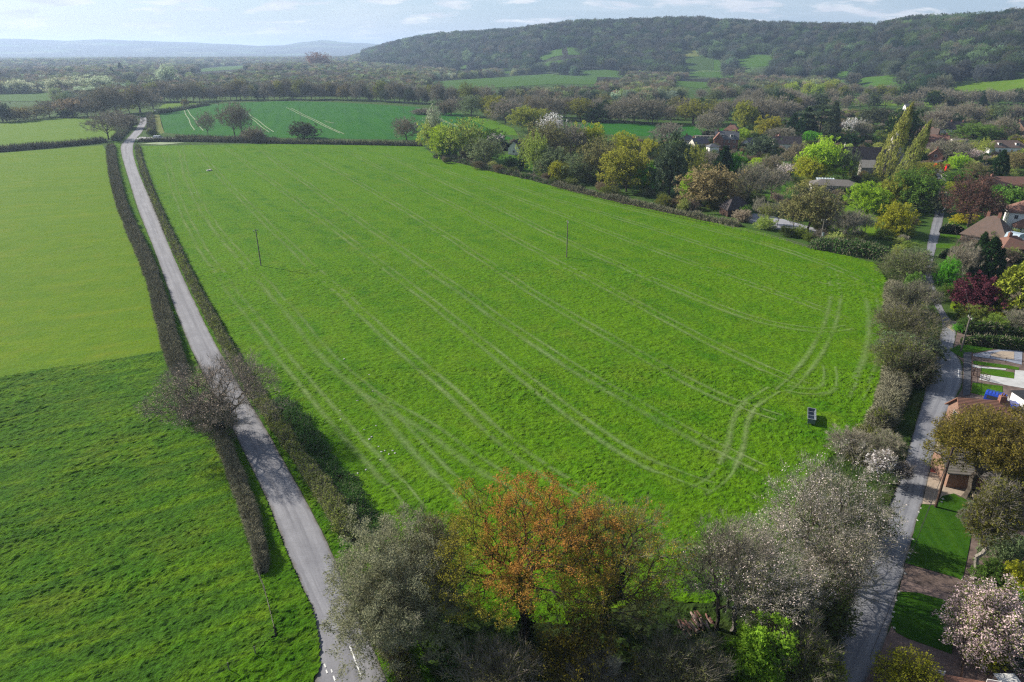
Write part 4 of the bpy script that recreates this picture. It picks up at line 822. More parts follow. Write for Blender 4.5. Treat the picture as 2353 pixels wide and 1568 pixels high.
# ------------------------------------------------------------ trees, one by one (kind, tint, view, base x, base y, top y, width, label)
def rows(txt, group=None, parts=True):
    for ln in txt.strip().splitlines():
        f = [s.strip() for s in ln.split('|')]
        kind, tint, v = f[0].split(); xb, yb, yt, w = map(float, f[1].split()[:4]); lean = R(float(f[1].split()[4])) if len(f[1].split()) > 4 else 0
        bx, by = D(v, xb, yb); x, y, z = G(bx, by); ty = D(v, xb, yt)[1]
        h = min(height_at(x, y, z, ty), 34.0); wm = w * vscale(v) / FPX * depth_of(x, y, z)
        label = f[2]; cat = f[3] if len(f) > 3 and f[3] else ('bush' if 'bush' in kind else 'tree'); g = f[4] if len(f) > 4 else group
        plant(kind, tint, x, y, h, wm * (1.4 if kind in ('cypress', 'cone') else 1.08), label, cat, g, lean=lean, parts=parts)
rows('''
small silver a5|320 480 108 120|tall pale silvery green tree rising behind the lime willow
leafy willow a5|290 480 235 190|pale lime willow at the left end of the garden belt
leafy lime a5|400 570 285 210|bright lime willow at the pasture corner, in front of the others
budding willow a5|600 590 225 300|broad olive lime willow standing over the pasture corner
leafy brightgreen a5|445 575 390 130|small bright green tree tucked under the lime willow
budding greygreen a5|785 640 400 250|grey green rounded tree between willow and garden lawn
dense green a5|850 470 305 190|dark green domed tree above the cottage hedge
small pink a5|885 480 350 120|small white pink blossom tree by the cottage hedge
dense dark a5|1012 680 560 110|dark little apple tree on the cottage lawn, left one
dense dark a5|1105 690 555 120|dark little apple tree on the cottage lawn, right one
weep willow a5|1230 722 325 200|drooping yellow green birch in front of the cottage
budding browngreen a5|1345 600 245 320|big brown olive tree between cottage and white blossom
small white a5|1390 540 178 210|large white blossoming cherry tree at the edge of the wheat
bare lilac a5|1565 570 260 260|lilac grey bare tree to the right of the white cherry
leafy olivegold a5|1185 330 108 280|broad olive tree standing alone at the wheat edge
leafy greygreen a5|1400 745 480 260|grey green willow bush over the belt hedge
leafy yellowgreen a5|1465 790 610 150|low yellow green tree in the belt
budding greygreen a5|1640 795 530 270|rounded grey green willow in the belt
budding browngreen a5|1820 800 400 290|olive brown tree behind the grey willow
leafy yellowgreen a5|1730 560 250 240|bright yellow tree in front of the wheat strip
leafy yellowgreen a5|2060 600 350 210|yellow green tree behind the big olive oak
leafy olivegold a5|2080 880 455 430|big yellow olive oak at the centre of the belt
leafy brightgreen a5|2260 905 640 200|vivid green tree beside the dark eucalyptus
leafy yellowgreen a5|2300 560 400 160|small yellow tree left of the dark evergreens
dense darkgrey a6|300 1050 418 320|tall dark grey green eucalyptus over the belt
bare lilac a6|270 500 290 260|dusky pink grey bare tree by the wheat strip
weep olivegold a6|535 860 500 210|drooping olive tree right of the eucalyptus
bare brown a6|680 780 580 160|brown bare tree left of the dark cone
cone yew a6|850 825 525 190|black green cone shaped conifer in the village gardens
leafy brightgreen a6|985 830 590 130|fresh green tree hugging the black conifer
leafy pinkbrown a6|720 1150 735 500|wide dome of pinkish brown blossom by the fence
leafy lime a6|490 1115 790 140|lime green tree on the left flank of the pink brown dome
dense green a6|1080 1260 1130 110|small dark holly by the barn|bush
bare greygreen a6|1110 1100 715 260|slim grey green tree behind the barn
bare grey a6|1350 1050 760 270|spreading bare grey tree over the garden lawn
bare pinkbrown a6|1340 800 620 180|pink brown budding tree behind the bare grey ones
leafy lime a6|1230 760 640 160|small lime tree in the back gardens
small pink a6|1510 860 700 150|pale pink blossom tree left of the big lime tree
small grey a6|1210 1310 1050 120|slender bare sapling at the car park edge, first from the barn
small olive a6|1300 1350 1120 150|round olive sapling at the car park edge, second from the barn
small greygreen a6|1412 1365 1090 130|pale green sapling at the car park edge, third from the barn
small browngreen a6|1576 1400 1180 140|brown green sapling at the car park edge, fourth from the barn
budding browngreen a6|1725 1430 930 440|large olive brown tree beside the car park
bare lilac a6|1905 1400 1050 230|dark bare tree between car park and orchard lawn
leafy lime a6|1850 870 448 360|tall lime yellow maple in the middle of the village
leafy yellowgreen a6|1730 890 640 260|lower lime tree leaning against the tall lime maple
budding brown a6|1600 720 500 220|grey brown tree left of the lime maple
dense darkgrey a6|1250 640 420 270|dark grey green holly oak by the red gabled house
leafy lime a6|1040 490 345 140|lime hedge tree beside the red gabled house
leafy gold a6|1320 430 210 190|golden tree among the dark village trees
leafy olivegold a6|1070 345 62 180|olive gold poplar like tree clad with ivy
dense dark a6|1155 330 130 150|ivy dark tree right of the olive gold one
cone yew a6|1700 425 120 200|dark spruce in the village centre, the broadest one
cone yew a6|1570 390 190 150|dark spruce left of the broadest spruce
cedar darkgrey a6|1840 450 40 230|flat tiered cedar above the village
cone darkgrey a6|1965 420 55 150|narrow grey green fir beside the cedar
bare grey a6|1440 460 330 210|low bare grey trees below the spruces
leafy brightgreen a6|1770 480 370 150|fresh green shrub under the spruces|bush
budding olivegold a6|550 300 38 290|great olive oak at the edge of the bare wood
bare grey a6|700 430 180 200|pale bare grey tree in the wheat strip corner
bare grey a6|1260 330 30 230|grey bare ash behind the golden tree
bare lilac a6|1420 300 20 240|mauve grey bare ash next to the grey one
dense dark a6|1520 220 60 100|small black yew by the parkland
small browngreen a6|1615 72 -30 150|bare spreading oak out on the parkland grass
poplar poplar a7|462 925 70 215 13|taller of the two leaning gold olive poplars
poplar poplar a7|640 1010 240 185 16|shorter of the two leaning gold olive poplars
leafy lime a7|355 1200 908 330|flat topped lime green beech on the orchard lawn
leafy olivegold a7|590 1160 830 240|olive bush at the foot of the shorter poplar
budding olivegold a7|920 880 690 340|golden brown domed tree above the village street
leafy green a7|830 1180 775 390|big green rounded tree by the village street
dense darkgrey a7|1105 1230 1000 170|ivy covered pollard next to the street
budding copper a7|1400 1355 845 430|copper beech with dark ivied trunk and dull red crown
leafy yellow a7|1330 1320 1220 150|yellow forsythia left of the copper beech trunk|bush
leafy yellow a7|1440 1300 1220 110|yellow forsythia right of the copper beech trunk|bush
leafy yellowgreen a7|630 1430 1115 310|yellow green tree beside the orchard lawn
bare grey a7|130 1500 1180 240|bare orchard tree on the lawn, leftmost of three
small grey a7|220 1440 1200 130|bare orchard tree on the lawn, middle of three
small grey a7|330 1455 1230 130|bare orchard tree on the lawn, rightmost of three
dense dark a7|700 560 145 240|huge black evergreen between the two poplars
cypress yew a7|1690 890 565 150|dark cypress in front of the parked cars
small pink a7|1430 690 550 140|pink white magnolia by the village houses
leafy lime a7|1290 780 600 170|lime green maple beside the red telephone box
weep willow a7|1545 640 430 140|hanging green birch right of the magnolia
bare greygreen a7|1200 700 460 280|wide grey bare tree over the red roofed terrace
bare copper a7|1070 320 158 260|dull copper coloured bare tree behind the terrace
bare copper a7|870 165 60 110|small reddish tree by the far street
dense dark a7|1260 330 190 120|black holly right of the dull copper tree
leafy green a7|1480 490 290 370|spread of mid green trees behind the long dark roof
bare browngreen a7|1740 490 220 190|pale brown bare tree right of the green spread
leafy yellow a7|1925 510 440 140|yellow gorse bank behind the white bungalow|bush
dense yew a7|110 530 395 260|black yew left of the church nave
small white a7|190 440 235 150|white magnolia behind the church
bare greygreen a7|300 460 268 160|pale silvery bare tree behind the church
dense darkgrey a7|420 310 125 220|dark pine left of the taller poplar top
weep greygreen a7|110 885 535 210|weeping silver birch in front of the church
dense yew a7|930 700 590 110|black clipped yew below the terrace|bush
bare olive a7|1050 410 250 150|olive rounded tree behind the terrace roofs
leafy gold a7|1245 105 -10 190|yellow gold willow at the parkland edge
cone yew a7|1545 110 -5 90|dark pine behind the right hand woods
leafy green a7|1290 940 765 260|dark green garden bushes by the street bend|bush
leafy yellowgreen a7|1250 1010 890 170|yellow green shrub by the street bend|bush
budding brightgreen a7|1665 1130 925 130|light green small tree right of the copper beech
dense green a7|1835 1175 940 260|glossy green laurel mass behind the hedge|bush
budding browngreen a7|1870 790 590 230|olive brown tree above the long red roof
budding browngreen a7|1450 890 690 200|olive brown shrubby tree left of the dark cypress
dense dark a7|560 700 560 140|dark holly between the poplars
budding grey a7|860 670 590 130|grey domed bush beside the black clipped yew|bush
cypress yew z1|1850 660 165 290|tall dark green cypress by the lane gardens
cone dark z1|1745 560 105 190|black spruce right behind the tall cypress
bare grey z1|1560 640 240 270|grey leafless tree with pale limbs left of the cypress
leafy brightgreen z1|1390 720 400 190|bright green shrubbery along the garden bank|bush
leafy green z1|1400 900 700 190|green shrubs on the verge by the plum tree|bush
dense plum z1|1740 1030 625 480|round purple leaved plum tree beside the lane
cypress goldcon z1|2200 1090 420 480|large golden green cypress at the right edge
bare greygreen z1|2250 1250 1000 300|grey leafless shrub below the golden cypress|bush
leafy yellowgreen z1|1960 1130 990 200|yellow green shrub at the foot of the golden cypress|bush
leafy greygreen z1|1010 540 285 310|pale grey green tree overhanging the lane, higher one
leafy olive z1|850 480 300 170|olive green tree at the pasture corner
dense green z1|1020 760 560 170|dark green tree shading the lane
leafy lime z1|1500 1000 900 90|small lime shrub at the bend|bush
bush green z1|1625 1240 1075 170|green clipped dome topiary at the lane corner|bush
leafy brightgreen z1|1560 1240 1160 130|bright green ground shrub on the lane corner|bush
leafy brightgreen z2|1120 1575 1325 240|bright lime green laurel in front of the cottage garden|bush
leafy yellow z3|1800 1150 985 170|round yellow bush on the plum coloured bed|bush
twiggy_bush plum z3|1260 1120 980 170|small purple twiggy shrub on the lawn edge|bush
leafy greygreen z3|1650 1640 1200 360|tall grey green flowering shrub below the pale trunk|bush
leafy green z3|1400 1240 960 260|green garden shrub around the pale trunk|bush
leafy yellowgreen z4|2270 430 170 300|pale yellow green shrub right of the pink cherry|bush
leafy green z4|1960 330 120 300|dark green shrub above the pink cherry|bush
leafy yellowgreen z4|1960 1180 950 300|yellow green spotted laurel under the pink cherry|bush
leafy bluegreen z4|2240 1220 1020 260|blue green juniper beneath the pink cherry|bush
leafy brightgreen z4|2400 560 330 200|green shrub at the right edge below the yellow one|bush
bush green z3|1880 1380 1280 200|round box bush by the curved border|bush
budding greygreen z1|870 1568 1280 400|brown green thorn tree leaning into the pasture edge
dense darkgrey z1|1180 1570 1330 260|dark shadowy holly under the thorn trees
cypress dark z1|980 1310 1055 150|narrow ivy clad column within the big thorn
budding browngreen zm|1640 290 -20 330|olive thorn tree over the roadside bank
bush olive zm|1230 900 640 190|light green elder bush growing out of the hedge|bush
bush olive zm|1020 1300 1080 300|yellow green holly next to the white magnolia|bush
bare grey zm|830 1250 950 420|low grey hazel clump at the pasture edge
bare greygreen zm|1280 1300 950 360|grey green hazel clump beside the ditch
''')
rows('''
vase grey a4|1000 550 305 260|big leafless ivy trunked oak at the left lane hedge
vase grey a4|1915 520 300 120|small leafless ash in the far hedge, left of the clump
vase grey a4|2160 530 215 190|tall many stemmed leafless ash clump in the far hedge
vase grey a4|2230 530 240 170|right half of the leafless ash clump in the far hedge
twiggy_bush brown a4|2340 570 440 170|rounded brown thorn bush in the far pasture hedge|bush
dense darkgrey a1|2082 948 840 165|round dark holly bush against the wheat field|bush
bare brown a5|60 415 208 200|dark leafless ivy oak at the far hedge
twiggy_bush grey a5|215 168 118 170|grey blackthorn clump on the wheat field|bush
dense dark a5|405 175 90 110|dark ivy tree beside the blackthorn clump
budding greygreen a5|655 190 0 190|olive oak in front of the bare wood, leftmost of the three
budding olivegold a5|815 195 5 160|lime olive oak, second along the wheat edge
leafy olivegold a5|890 215 8 180|brighter lime olive oak, third along the wheat edge
bare lilac a5|970 250 35 240|grey mauve bare oak next to the lime olive oaks
bare brown a5|1240 215 28 110|narrow brown ivy tree behind the olive tree
budding olivegold a5|1655 232 30 200|olive domed tree before the bare wood
dense dark a5|1790 240 110 230|dark ivy thicket trees beside the olive dome
bare brown a5|1400 222 10 210|brown bare tree behind the white cherry
bare grey a5|2010 242 40 220|grey bare tree of the wheat strip row, third from right
bare grey a5|2150 255 20 260|wide bare oak in the wheat strip row
bare brown a5|2320 262 30 200|brown bare tree at the right end of the wheat strip row
bare brown a5|470 175 30 200|grey brown bare tree left of the olive oaks
leafy silver a1|150 640 550 140|round silver green willow by the far left meadow
leafy silver a1|460 655 530 210|big silver green willow, left of the pair over the meadow
leafy silver a1|660 640 520 190|tallest silver green willow, right of the pair over the meadow
leafy silver a1|600 690 595 180|lower silver green willow in front of the pair
cone dark a1|830 505 430 40|narrow dark fir on the valley ridge, right of two
cone dark a1|772 530 460 34|narrow dark fir on the valley ridge, left of two
leafy silver a1|1295 600 553 100|silver willow crown above the bare belt
leafy silver a1|1150 600 450 110|grey green willow tower in the valley
leafy olivegold a1|885 775 625 110|olive gold tree beside the lane entering the wood
bare brown a1|960 770 590 200|large brown tree where the lane enters the wood
bare brown a1|800 790 590 160|tall bare tree left of the lane end
bare brown a1|720 800 610 160|tall bare tree farther left of the lane end
bare brown a1|1050 745 640 110|brown tree right of the lane end
budding brown a1|500 800 680 160|orange brown budding tree behind the left far field
dense dark a1|465 805 755 90|low black holly behind the left far field
bare brown a1|340 800 690 120|dull brown bare tree behind the left far field
budding browngreen a1|250 815 730 150|olive brown rounded tree behind the left far field
bush browngreen a1|130 830 740 130|olive brown bush at the end of the left far field|bush
dense darkgrey a1|20 835 700 110|dark ivy tree at the left edge of the picture
bare brown a1|600 800 700 120|brown bare tree among the left woods
bare brown a1|660 795 690 110|second brown bare tree among the left woods
twiggy_bush brown a1|860 880 790 150|brown scrub bank left of the lane bend|bush
twiggy_bush brown a1|800 850 760 130|dark scrub by the ivy trunked oak|bush
bush dark a1|1045 925 895 60|dark little bush at the field entrance|bush
bush browngreen a1|1270 725 680 40|lone thorn in the small meadow hedge|bush
budding russet a1|2180 460 362 130|russet clump of trees on the skyline wood
''')
# belt along the far edge of the wheat: dark stems, brown twigs, ivy
random.seed(4)
bl = {'bare': 'leafless brown tree in the belt behind the wheat field', 'budding': 'olive budding tree in the belt behind the wheat field', 'dense': 'dark ivy smothered tree in the belt behind the wheat field'}
px_ = 352.0
while px_ < 1130:
    base = np.interp(px_, [350, 480, 640, 800, 1000, 1130], [238, 236, 231, 233, 243, 252]) - rs.uniform(1, 5)
    x, y, z = G(px_, base); d_ = depth_of(x, y, z); k = rs.choice(['bare', 'bare', 'bare', 'budding', 'dense']); h = rs.uniform(13, 21) * (1.0 if k != 'dense' else .7)
    plant(k, {'bare': rs.choice(['brown', 'grey', 'browngreen']), 'budding': rs.choice(['browngreen', 'olive']), 'dense': 'darkgrey'}[k], x, y, h, h * rs.uniform(.6, .85), bl[k], 'tree', 'trees of the belt behind the wheat field', parts=True)
    px_ += rs.uniform(8, 17)
# bare wood behind the wheat strip and the village, row behind row
px_ = 1180.0
for row, (dy, n_) in enumerate([(0, 34), (-9, 30), (-18, 28)]):
    for i in range(n_):
        px_ = 1180 + (i + rs.random()) * (1010. / n_) + row * 7
        base = np.interp(px_, [1180, 1300, 1500, 1650, 1800, 2000, 2200], [262, 272, 283, 285, 262, 250, 250]) + dy
        x, y, z = G(px_, base)
        k = rs.choice(['bare', 'bare', 'bare', 'budding', 'dense', 'vase']); h = rs.uniform(10, 16); tn = {'bare': rs.choice(['brown', 'grey', 'lilac']), 'vase': 'grey', 'budding': rs.choice(['browngreen', 'olive', 'greygreen']), 'dense': rs.choice(['dark', 'darkgrey'])}[k]
        if any(inpoly(np.array([px_]), np.array([base]), pl)[0] for pl in MPX): continue
        lb = {'brown': 'brown leafless tree in the wood above the village', 'grey': 'grey leafless tree in the wood above the village', 'lilac': 'mauve grey leafless tree in the wood above the village', 'browngreen': 'brown green budding tree in the wood above the village', 'olive': 'olive budding tree in the wood above the village', 'greygreen': 'pale grey green tree in the wood above the village', 'dark': 'dark evergreen in the wood above the village', 'darkgrey': 'dark ivy clad tree in the wood above the village'}[tn]
        plant(k, tn, x, y, h, h * rs.uniform(.75, 1.0), lb, 'tree', 'trees of the wood above the village')
# parkland edge trees and right hand woods
for (v, x0, x1, y0, y1, n_, hh, lb, tns) in [('a3', 1060, 1800, 660, 700, 16, (10, 14), 'behind the bright parkland grass', ['bare brown', 'budding olive', 'bare grey', 'leafy olivegold']),
        ('a3', 600, 1080, 660, 655, 8, (14, 18), 'in the tall willow row left of the parkland', ['leafy willow', 'weep olivegold', 'leafy lime', 'weep olive']),
        ('a3', 1800, 2700, 730, 700, 22, (10, 15), 'in the right hand woods below the meadow', ['bare grey', 'bare brown', 'budding olive', 'dense dark']),
        ('a3', 1650, 2700, 830, 830, 26, (9, 13), 'around the houses at the far right', ['bare grey', 'bare brown', 'budding greygreen', 'leafy olive']),
        ('a3', 2050, 2700, 930, 900, 10, (7, 10), 'in the gardens left of the white bungalow', ['leafy green', 'budding greygreen', 'bare grey']),
        ('a3', 120, 760, 700, 690, 14, (11, 15), 'in the grey wood left of the parkland', ['bare grey', 'bare lilac', 'budding greygreen']),
        ('a3', 100, 900, 790, 780, 12, (8, 12), 'on the village edge below the grey wood', ['bare grey', 'budding olive', 'bare brown', 'dense dark'])]:
    for i in range(n_):
        f_ = (i + rs.random()) / n_; bx, by = D(v, x0 + (x1 - x0) * f_, y0 + (y1 - y0) * f_ + rs.uniform(-14, 14)); x, y, z = G(bx, by)
        if any(inpoly(np.array([bx]), np.array([by]), pl)[0] for pl in MPX): continue
        k, tn = rs.choice(tns).split(); h = rs.uniform(*hh)
        word = {'bare': {'grey': 'grey leafless', 'brown': 'brown leafless', 'lilac': 'mauve leafless'}, 'budding': {'olive': 'olive budding', 'greygreen': 'grey green budding'}, 'leafy': {'olivegold': 'olive gold', 'willow': 'pale willow green', 'lime': 'lime green', 'olive': 'olive', 'green': 'mid green'}, 'weep': {'olivegold': 'drooping olive gold', 'olive': 'drooping olive'}, 'dense': {'dark': 'dark evergreen'}}[k][tn]
        plant(k, tn, x, y, h, h * rs.uniform(.8, 1.1), word + ' tree ' + lb, 'tree', 'trees ' + lb)
# ------------------------------------------------------------ the near trees, each grown at full size
M['oak_leaf'] = leaf_mat('oak_young_leaves', trans=.4, tint2=(.27, .25, .035, 1), split=(.77, .09), var=.4)
M['oak_leaf2'] = leaf_mat('yellow_olive_leaves', trans=.4, tint2=(.10, .12, .022, 1), split=(.5, .2), var=.4)
M['blossom_leaf'] = leaf_mat('blossom_petals', trans=.3, tint2=(.17, .18, .07, 1), split=(.56, .08), var=.25)
M['cherry_leaf'] = leaf_mat('pink_petals', trans=.3, tint2=(.16, .19, .05, 1), split=(.38, .03), var=.25)
M['paletwig'] = plain('pale_twigs', (.24, .225, .18), .9, .25, 1.5, .1)
M['browntwig'] = plain('brown_twigs', (.22, .19, .155), .9, .25, 1.5, .1)
M['dimtwig'] = plain('dull_twigs', (.165, .15, .115), .9, .25, 1.5, .1)
M['redbark'] = bark('reddish_bark', (.20, .11, .075))
def hero(kind, n, v, xb, yb, yt, w, tint, label, name='tree', cat='tree', seed=1, hmul=1.0, wmul=1.0, hmax=26, **kw):
    bx, by = D(v, xb, yb); x, y = flat(bx, by); ty = D(v, xb, yt)[1]
    h = min(height_at(x, y, 0, ty) * hmul * .95, hmax); mid = depth_of(x, y, h * .55); wm = w * vscale(v) / FPX * mid * wmul * .88
    tm, cm = tree_meshes(kind, n, seed, h, wm, **kw)
    r = bpy.data.objects.new(name, None); COL.objects.link(r); r.location = (x, y, -.1)
    c = link('crown', cm, r); c.color = tuple(T[tint][:3]) + (1,) if isinstance(tint, str) else tint + (1,); link('trunk', tm, r)
    print(label, 'h %.1f w %.1f' % (h, wm)); tag(r, label, cat); return r
orng = lambda P, rng: np.clip(P[:, 2] - .02 + .10 * (P[:, 0] > -.25) * (P[:, 2] > .5) - .22 * (P[:, 0] < -.22) + rng.normal(size=len(P)) * .06, 0, 1)
flip = lambda P, rng: rng.random(len(P))
hero('spread', 1000, 'd', 1206, 1466, 1122, 405, (.44, .215, .05), 'great orange leafed oak at the front edge of the pasture', name='oak_tree', seed=7, r0=.026, rmin=.012, leaves=52, lsize=.125, lrad=.50, twigs=4, tlen=.6, tw=.010, leaf_m='oak_leaf', twig_m='darkbark', bark_m='darkbark', wfun=orng, path=.42, trunk=.26, ivy=120)  # leaf orange pushed brighter for sun coming through from behind
hero('vase', 900, 'd', 1378, 1440, 1172, 290, (.33, .26, .04), 'thin yellow olive oak with bare pale limbs, right of the orange oak', name='oak_tree', seed=12, r0=.028, rmin=.014, leaves=30, lsize=.14, lrad=.55, twigs=6, tlen=.8, tw=.011, leaf_m='oak_leaf2', twig_m='dimtwig', bark_m='bark', lean=(.12, .0), thin=.8, ivy=260)
hero('dome', 1300, 'd', 930, 1505, 1215, 270, (.27, .275, .165), 'grey green willow leaning over the lane', name='willow_tree', seed=21, r0=.02, rmin=.014, leaves=60, lsize=.14, lrad=.55, twigs=5, tlen=.7, tw=.012, leaf_m='leaf', twig_m='paletwig', lean=(-.10, 0), trunk=.12)
hero('dome', 500, 'd', 985, 1420, 1195, 180, (.22, .22, .09), 'olive grey willow behind the big one over the lane', name='willow_tree', seed=22, r0=.02, rmin=.016, leaves=18, lsize=.19, lrad=.6, twigs=12, tlen=.8, tw=.014, twig_m='dimtwig')
hero('bush', 500, 'd', 1325, 1590, 1440, 230, (.17, .145, .022), 'low yellow olive oak growth below the two oaks', name='scrub_oak', seed=23, r0=.03, rmin=.014, leaves=16, lsize=.19, lrad=.6, twigs=6, tlen=.7, tw=.012, twig_m='darkbark', leaf_m='oak_leaf2', cat='tree')
hero('bush', 300, 'd', 1380, 1640, 1525, 130, (.34, .27, .22), 'pinkish grey bare bush at the bottom edge', name='shrub', seed=24, cat='bush', r0=.02, rmin=.012, leaves=2, lsize=.1, lrad=.4, twigs=26, tlen=.6, tw=.011, twig_m='paletwig')
hero('bush', 500, 'd', 1560, 1625, 1490, 220, (.13, .14, .05), 'dark thorny thicket at the bottom below the log pile', name='shrub', seed=25, cat='bush', r0=.02, rmin=.014, leaves=20, lsize=.17, lrad=.6, twigs=7, tlen=.8, tw=.014, twig_m='dimtwig')
hero('bush', 320, 'd', 1150, 1640, 1500, 200, (.13, .13, .045), 'dark brown bramble bush under the orange oak', name='shrub', seed=26, cat='bush', r0=.02, rmin=.014, leaves=18, lsize=.17, lrad=.6, twigs=7, tlen=.8, tw=.014, twig_m='browntwig')
hero('spread', 800, 'd', 1682, 1455, 1215, 290, (.74, .61, .57), 'pink white blossom tree leaning right beside the log pile', name='blossom_tree', seed=31, r0=.022, rmin=.012, leaves=18, lsize=.12, lrad=.6, twigs=7, tlen=.7, tw=.010, leaf_m='blossom_leaf', twig_m='paletwig', bark_m='palebark', wfun=flip, lean=(.20, .02), trunk=.14)
hero('vase', 420, 'd', 1645, 1448, 1195, 170, (.40, .38, .26), 'thin sparse blossom tree left of the leaning one', name='blossom_tree', seed=32, r0=.016, rmin=.012, leaves=5, lsize=.15, lrad=.6, twigs=12, tlen=.8, tw=.011, leaf_m='blossom_leaf', twig_m='dimtwig', bark_m='darkbark', wfun=flip)
hero('dome', 900, 'd', 1866, 1330, 1050, 285, (.70, .60, .56), 'largest blossom tree, grey twigged, between pasture and street', name='blossom_tree', seed=33, r0=.022, rmin=.013, leaves=19, lsize=.125, lrad=.7, twigs=8, tlen=.8, tw=.011, leaf_m='blossom_leaf', twig_m='paletwig', bark_m='bark', wfun=flip, trunk=.16)
hero('dome', 600, 'd', 1893, 1415, 1225, 145, (.66, .55, .48), 'lower blossom tree hanging over the street', name='blossom_tree', seed=34, r0=.02, rmin=.013, leaves=20, lsize=.13, lrad=.65, twigs=7, tlen=.7, tw=.012, leaf_m='blossom_leaf', twig_m='paletwig', wfun=flip, trunk=.12, lean=(.08, 0))
hero('dome', 420, 'd', 1732, 1600, 1436, 125, (.19, .33, .030), 'bright lime green sycamore at the bottom', name='sycamore_tree', seed=35, r0=.02, rmin=.02, leaves=30, lsize=.26, lrad=.5, twigs=0)
hero('bush', 420, 'd', 1815, 1600, 1440, 170, (.12, .15, .03), 'olive green thorn bush right of the lime sycamore', name='shrub', cat='bush', seed=36, r0=.02, rmin=.014, leaves=14, lsize=.2, lrad=.6, twigs=9, tlen=.8, tw=.012, twig_m='dimtwig')
hero('bush', 360, 'd', 1862, 1610, 1500, 120, (.20, .23, .03), 'yellow green bush at the street edge, bottom', name='shrub', cat='bush', seed=37, r0=.02, rmin=.014, leaves=18, lsize=.2, lrad=.5, twigs=4, tlen=.6, tw=.012)
hero('bush', 420, 'd', 1880, 1475, 1340, 120, (.085, .12, .03), 'dark ivy bank beneath the hanging blossom', name='shrub', cat='bush', seed=38, r0=.02, rmin=.014, leaves=18, lsize=.2, lrad=.6, twigs=5, tlen=.6, tw=.012)
hero('bush', 360, 'd', 1790, 1480, 1350, 190, (.13, .14, .035), 'olive undergrowth bush behind the leaning blossom tree', name='shrub', cat='bush', seed=39, r0=.02, rmin=.014, leaves=14, lsize=.2, lrad=.6, twigs=9, tlen=.7, tw=.012, twig_m='dimtwig')
hero('bush', 360, 'd', 1978, 1240, 1140, 110, (.06, .10, .025), 'dark green ivy bush beside the street below the magnolia', name='shrub', cat='bush', seed=40, r0=.02, rmin=.014, leaves=18, lsize=.2, lrad=.6, twigs=5, tlen=.6, tw=.012)
hero('spread', 1000, 'd', 514, 1008, 838, 275, (.46, .37, .31), 'leafless pink budded tree in the gap of the lane hedge', name='bare_tree', seed=41, r0=.030, rmin=.016, leaves=6, lsize=.14, lrad=.8, twigs=8, tlen=.95, tw=.012, twig_m='browntwig', bark_m='darkbark', trunk=.16, path=.40, ivy=60)
hero('bush', 240, 'd', 470, 962, 915, 110, (.38, .30, .24), 'scruffy blossom flecked bush at the foot of the bare hedge tree', name='shrub', cat='bush', seed=42, r0=.02, rmin=.014, leaves=5, lsize=.16, lrad=.6, twigs=12, tlen=.7, tw=.014, twig_m='dimtwig')
hero('bush', 240, 'd', 508, 1005, 930, 90, (.07, .08, .04), 'dark ivy bush round the trunk of the bare hedge tree', name='shrub', cat='bush', seed=43, r0=.02, rmin=.014, leaves=16, lsize=.2, lrad=.6, twigs=8, tlen=.7, tw=.014, twig_m='browntwig')
hero('spread', 1300, 'z3', 1250, 805, -185, 1220, (.21, .175, .035), 'broad golden olive oak over the red brick cottage', name='oak_tree', seed=44, r0=.036, rmin=.016, leaves=34, lsize=.19, lrad=.65, twigs=5, tlen=.7, tw=.014, leaf_m='oak_leaf2', twig_m='bark', bark_m='bark', hmul=1.08, trunk=.34, lean=(.19, .0))
hero('small', 420, 'z4', 1800, 280, -760, 470, (.13, .13, .03), 'slim ivy wrapped tree with a long pale bare trunk', name='tall_tree', seed=45, r0=.020, rmin=.02, leaves=14, lsize=.24, lrad=.7, twigs=6, tlen=.8, tw=.014, bark_m='palebark', trunk=.66, lean=(.0, .0))
hero('dome', 620, 'z4', 1850, 1140, 380, 800, (.66, .50, .50), 'round pink flowering cherry on the corner of the front lawn', name='cherry_tree', seed=46, r0=.03, rmin=.014, leaves=34, lsize=.17, lrad=.50, twigs=3, tlen=.5, tw=.012, leaf_m='cherry_leaf', bark_m='darkbark', wfun=flip, trunk=.28)
hero('vase', 160, 'z3', 1590, 985, 560, 520, (.06, .09, .03), 'leaning red barked tree with bare twisting limbs', name='bare_tree', seed=47, r0=.040, rmin=.02, leaves=8, lsize=.22, lrad=.8, twigs=2, bark_m='redbark', lean=(.45, .1), trunk=.2)
hero('dense' if False else 'dome', 600, 'z3', 1990, 960, 480, 560, (.028, .05, .018), 'black green yew tree at the right edge behind the red barked tree', name='evergreen_tree', seed=48, r0=.03, rmin=.02, leaves=26, lsize=.25, lrad=.7, twigs=0)
hero('small', 260, 'zm', 1215, 1590, 1195, 290, (.85, .80, .80), 'white magnolia in flower at the street bend', name='magnolia_tree', seed=49, r0=.03, rmin=.014, leaves=4, lsize=.30, lrad=.5, twigs=7, tlen=.6, tw=.012, twig_m='browntwig', bark_m='bark')
hero('small', 200, 'zm', 1500, 1640, 1370, 220, (.55, .50, .52), 'small pale flowering branchy shrub over the street edge', name='magnolia_tree', seed=50, r0=.03, rmin=.014, leaves=5, lsize=.18, lrad=.5, twigs=9, tlen=.6, tw=.012, twig_m='browntwig', bark_m='bark')
hero('bush', 420, 'z4', 1060, 1560, 1150, 620, (.34, .34, .028), 'yellow green garden tree at the bottom edge over the paved drive', name='shrub', cat='bush', seed=51, r0=.02, rmin=.014, leaves=20, lsize=.17, lrad=.5, twigs=5, tlen=.5, tw=.010)
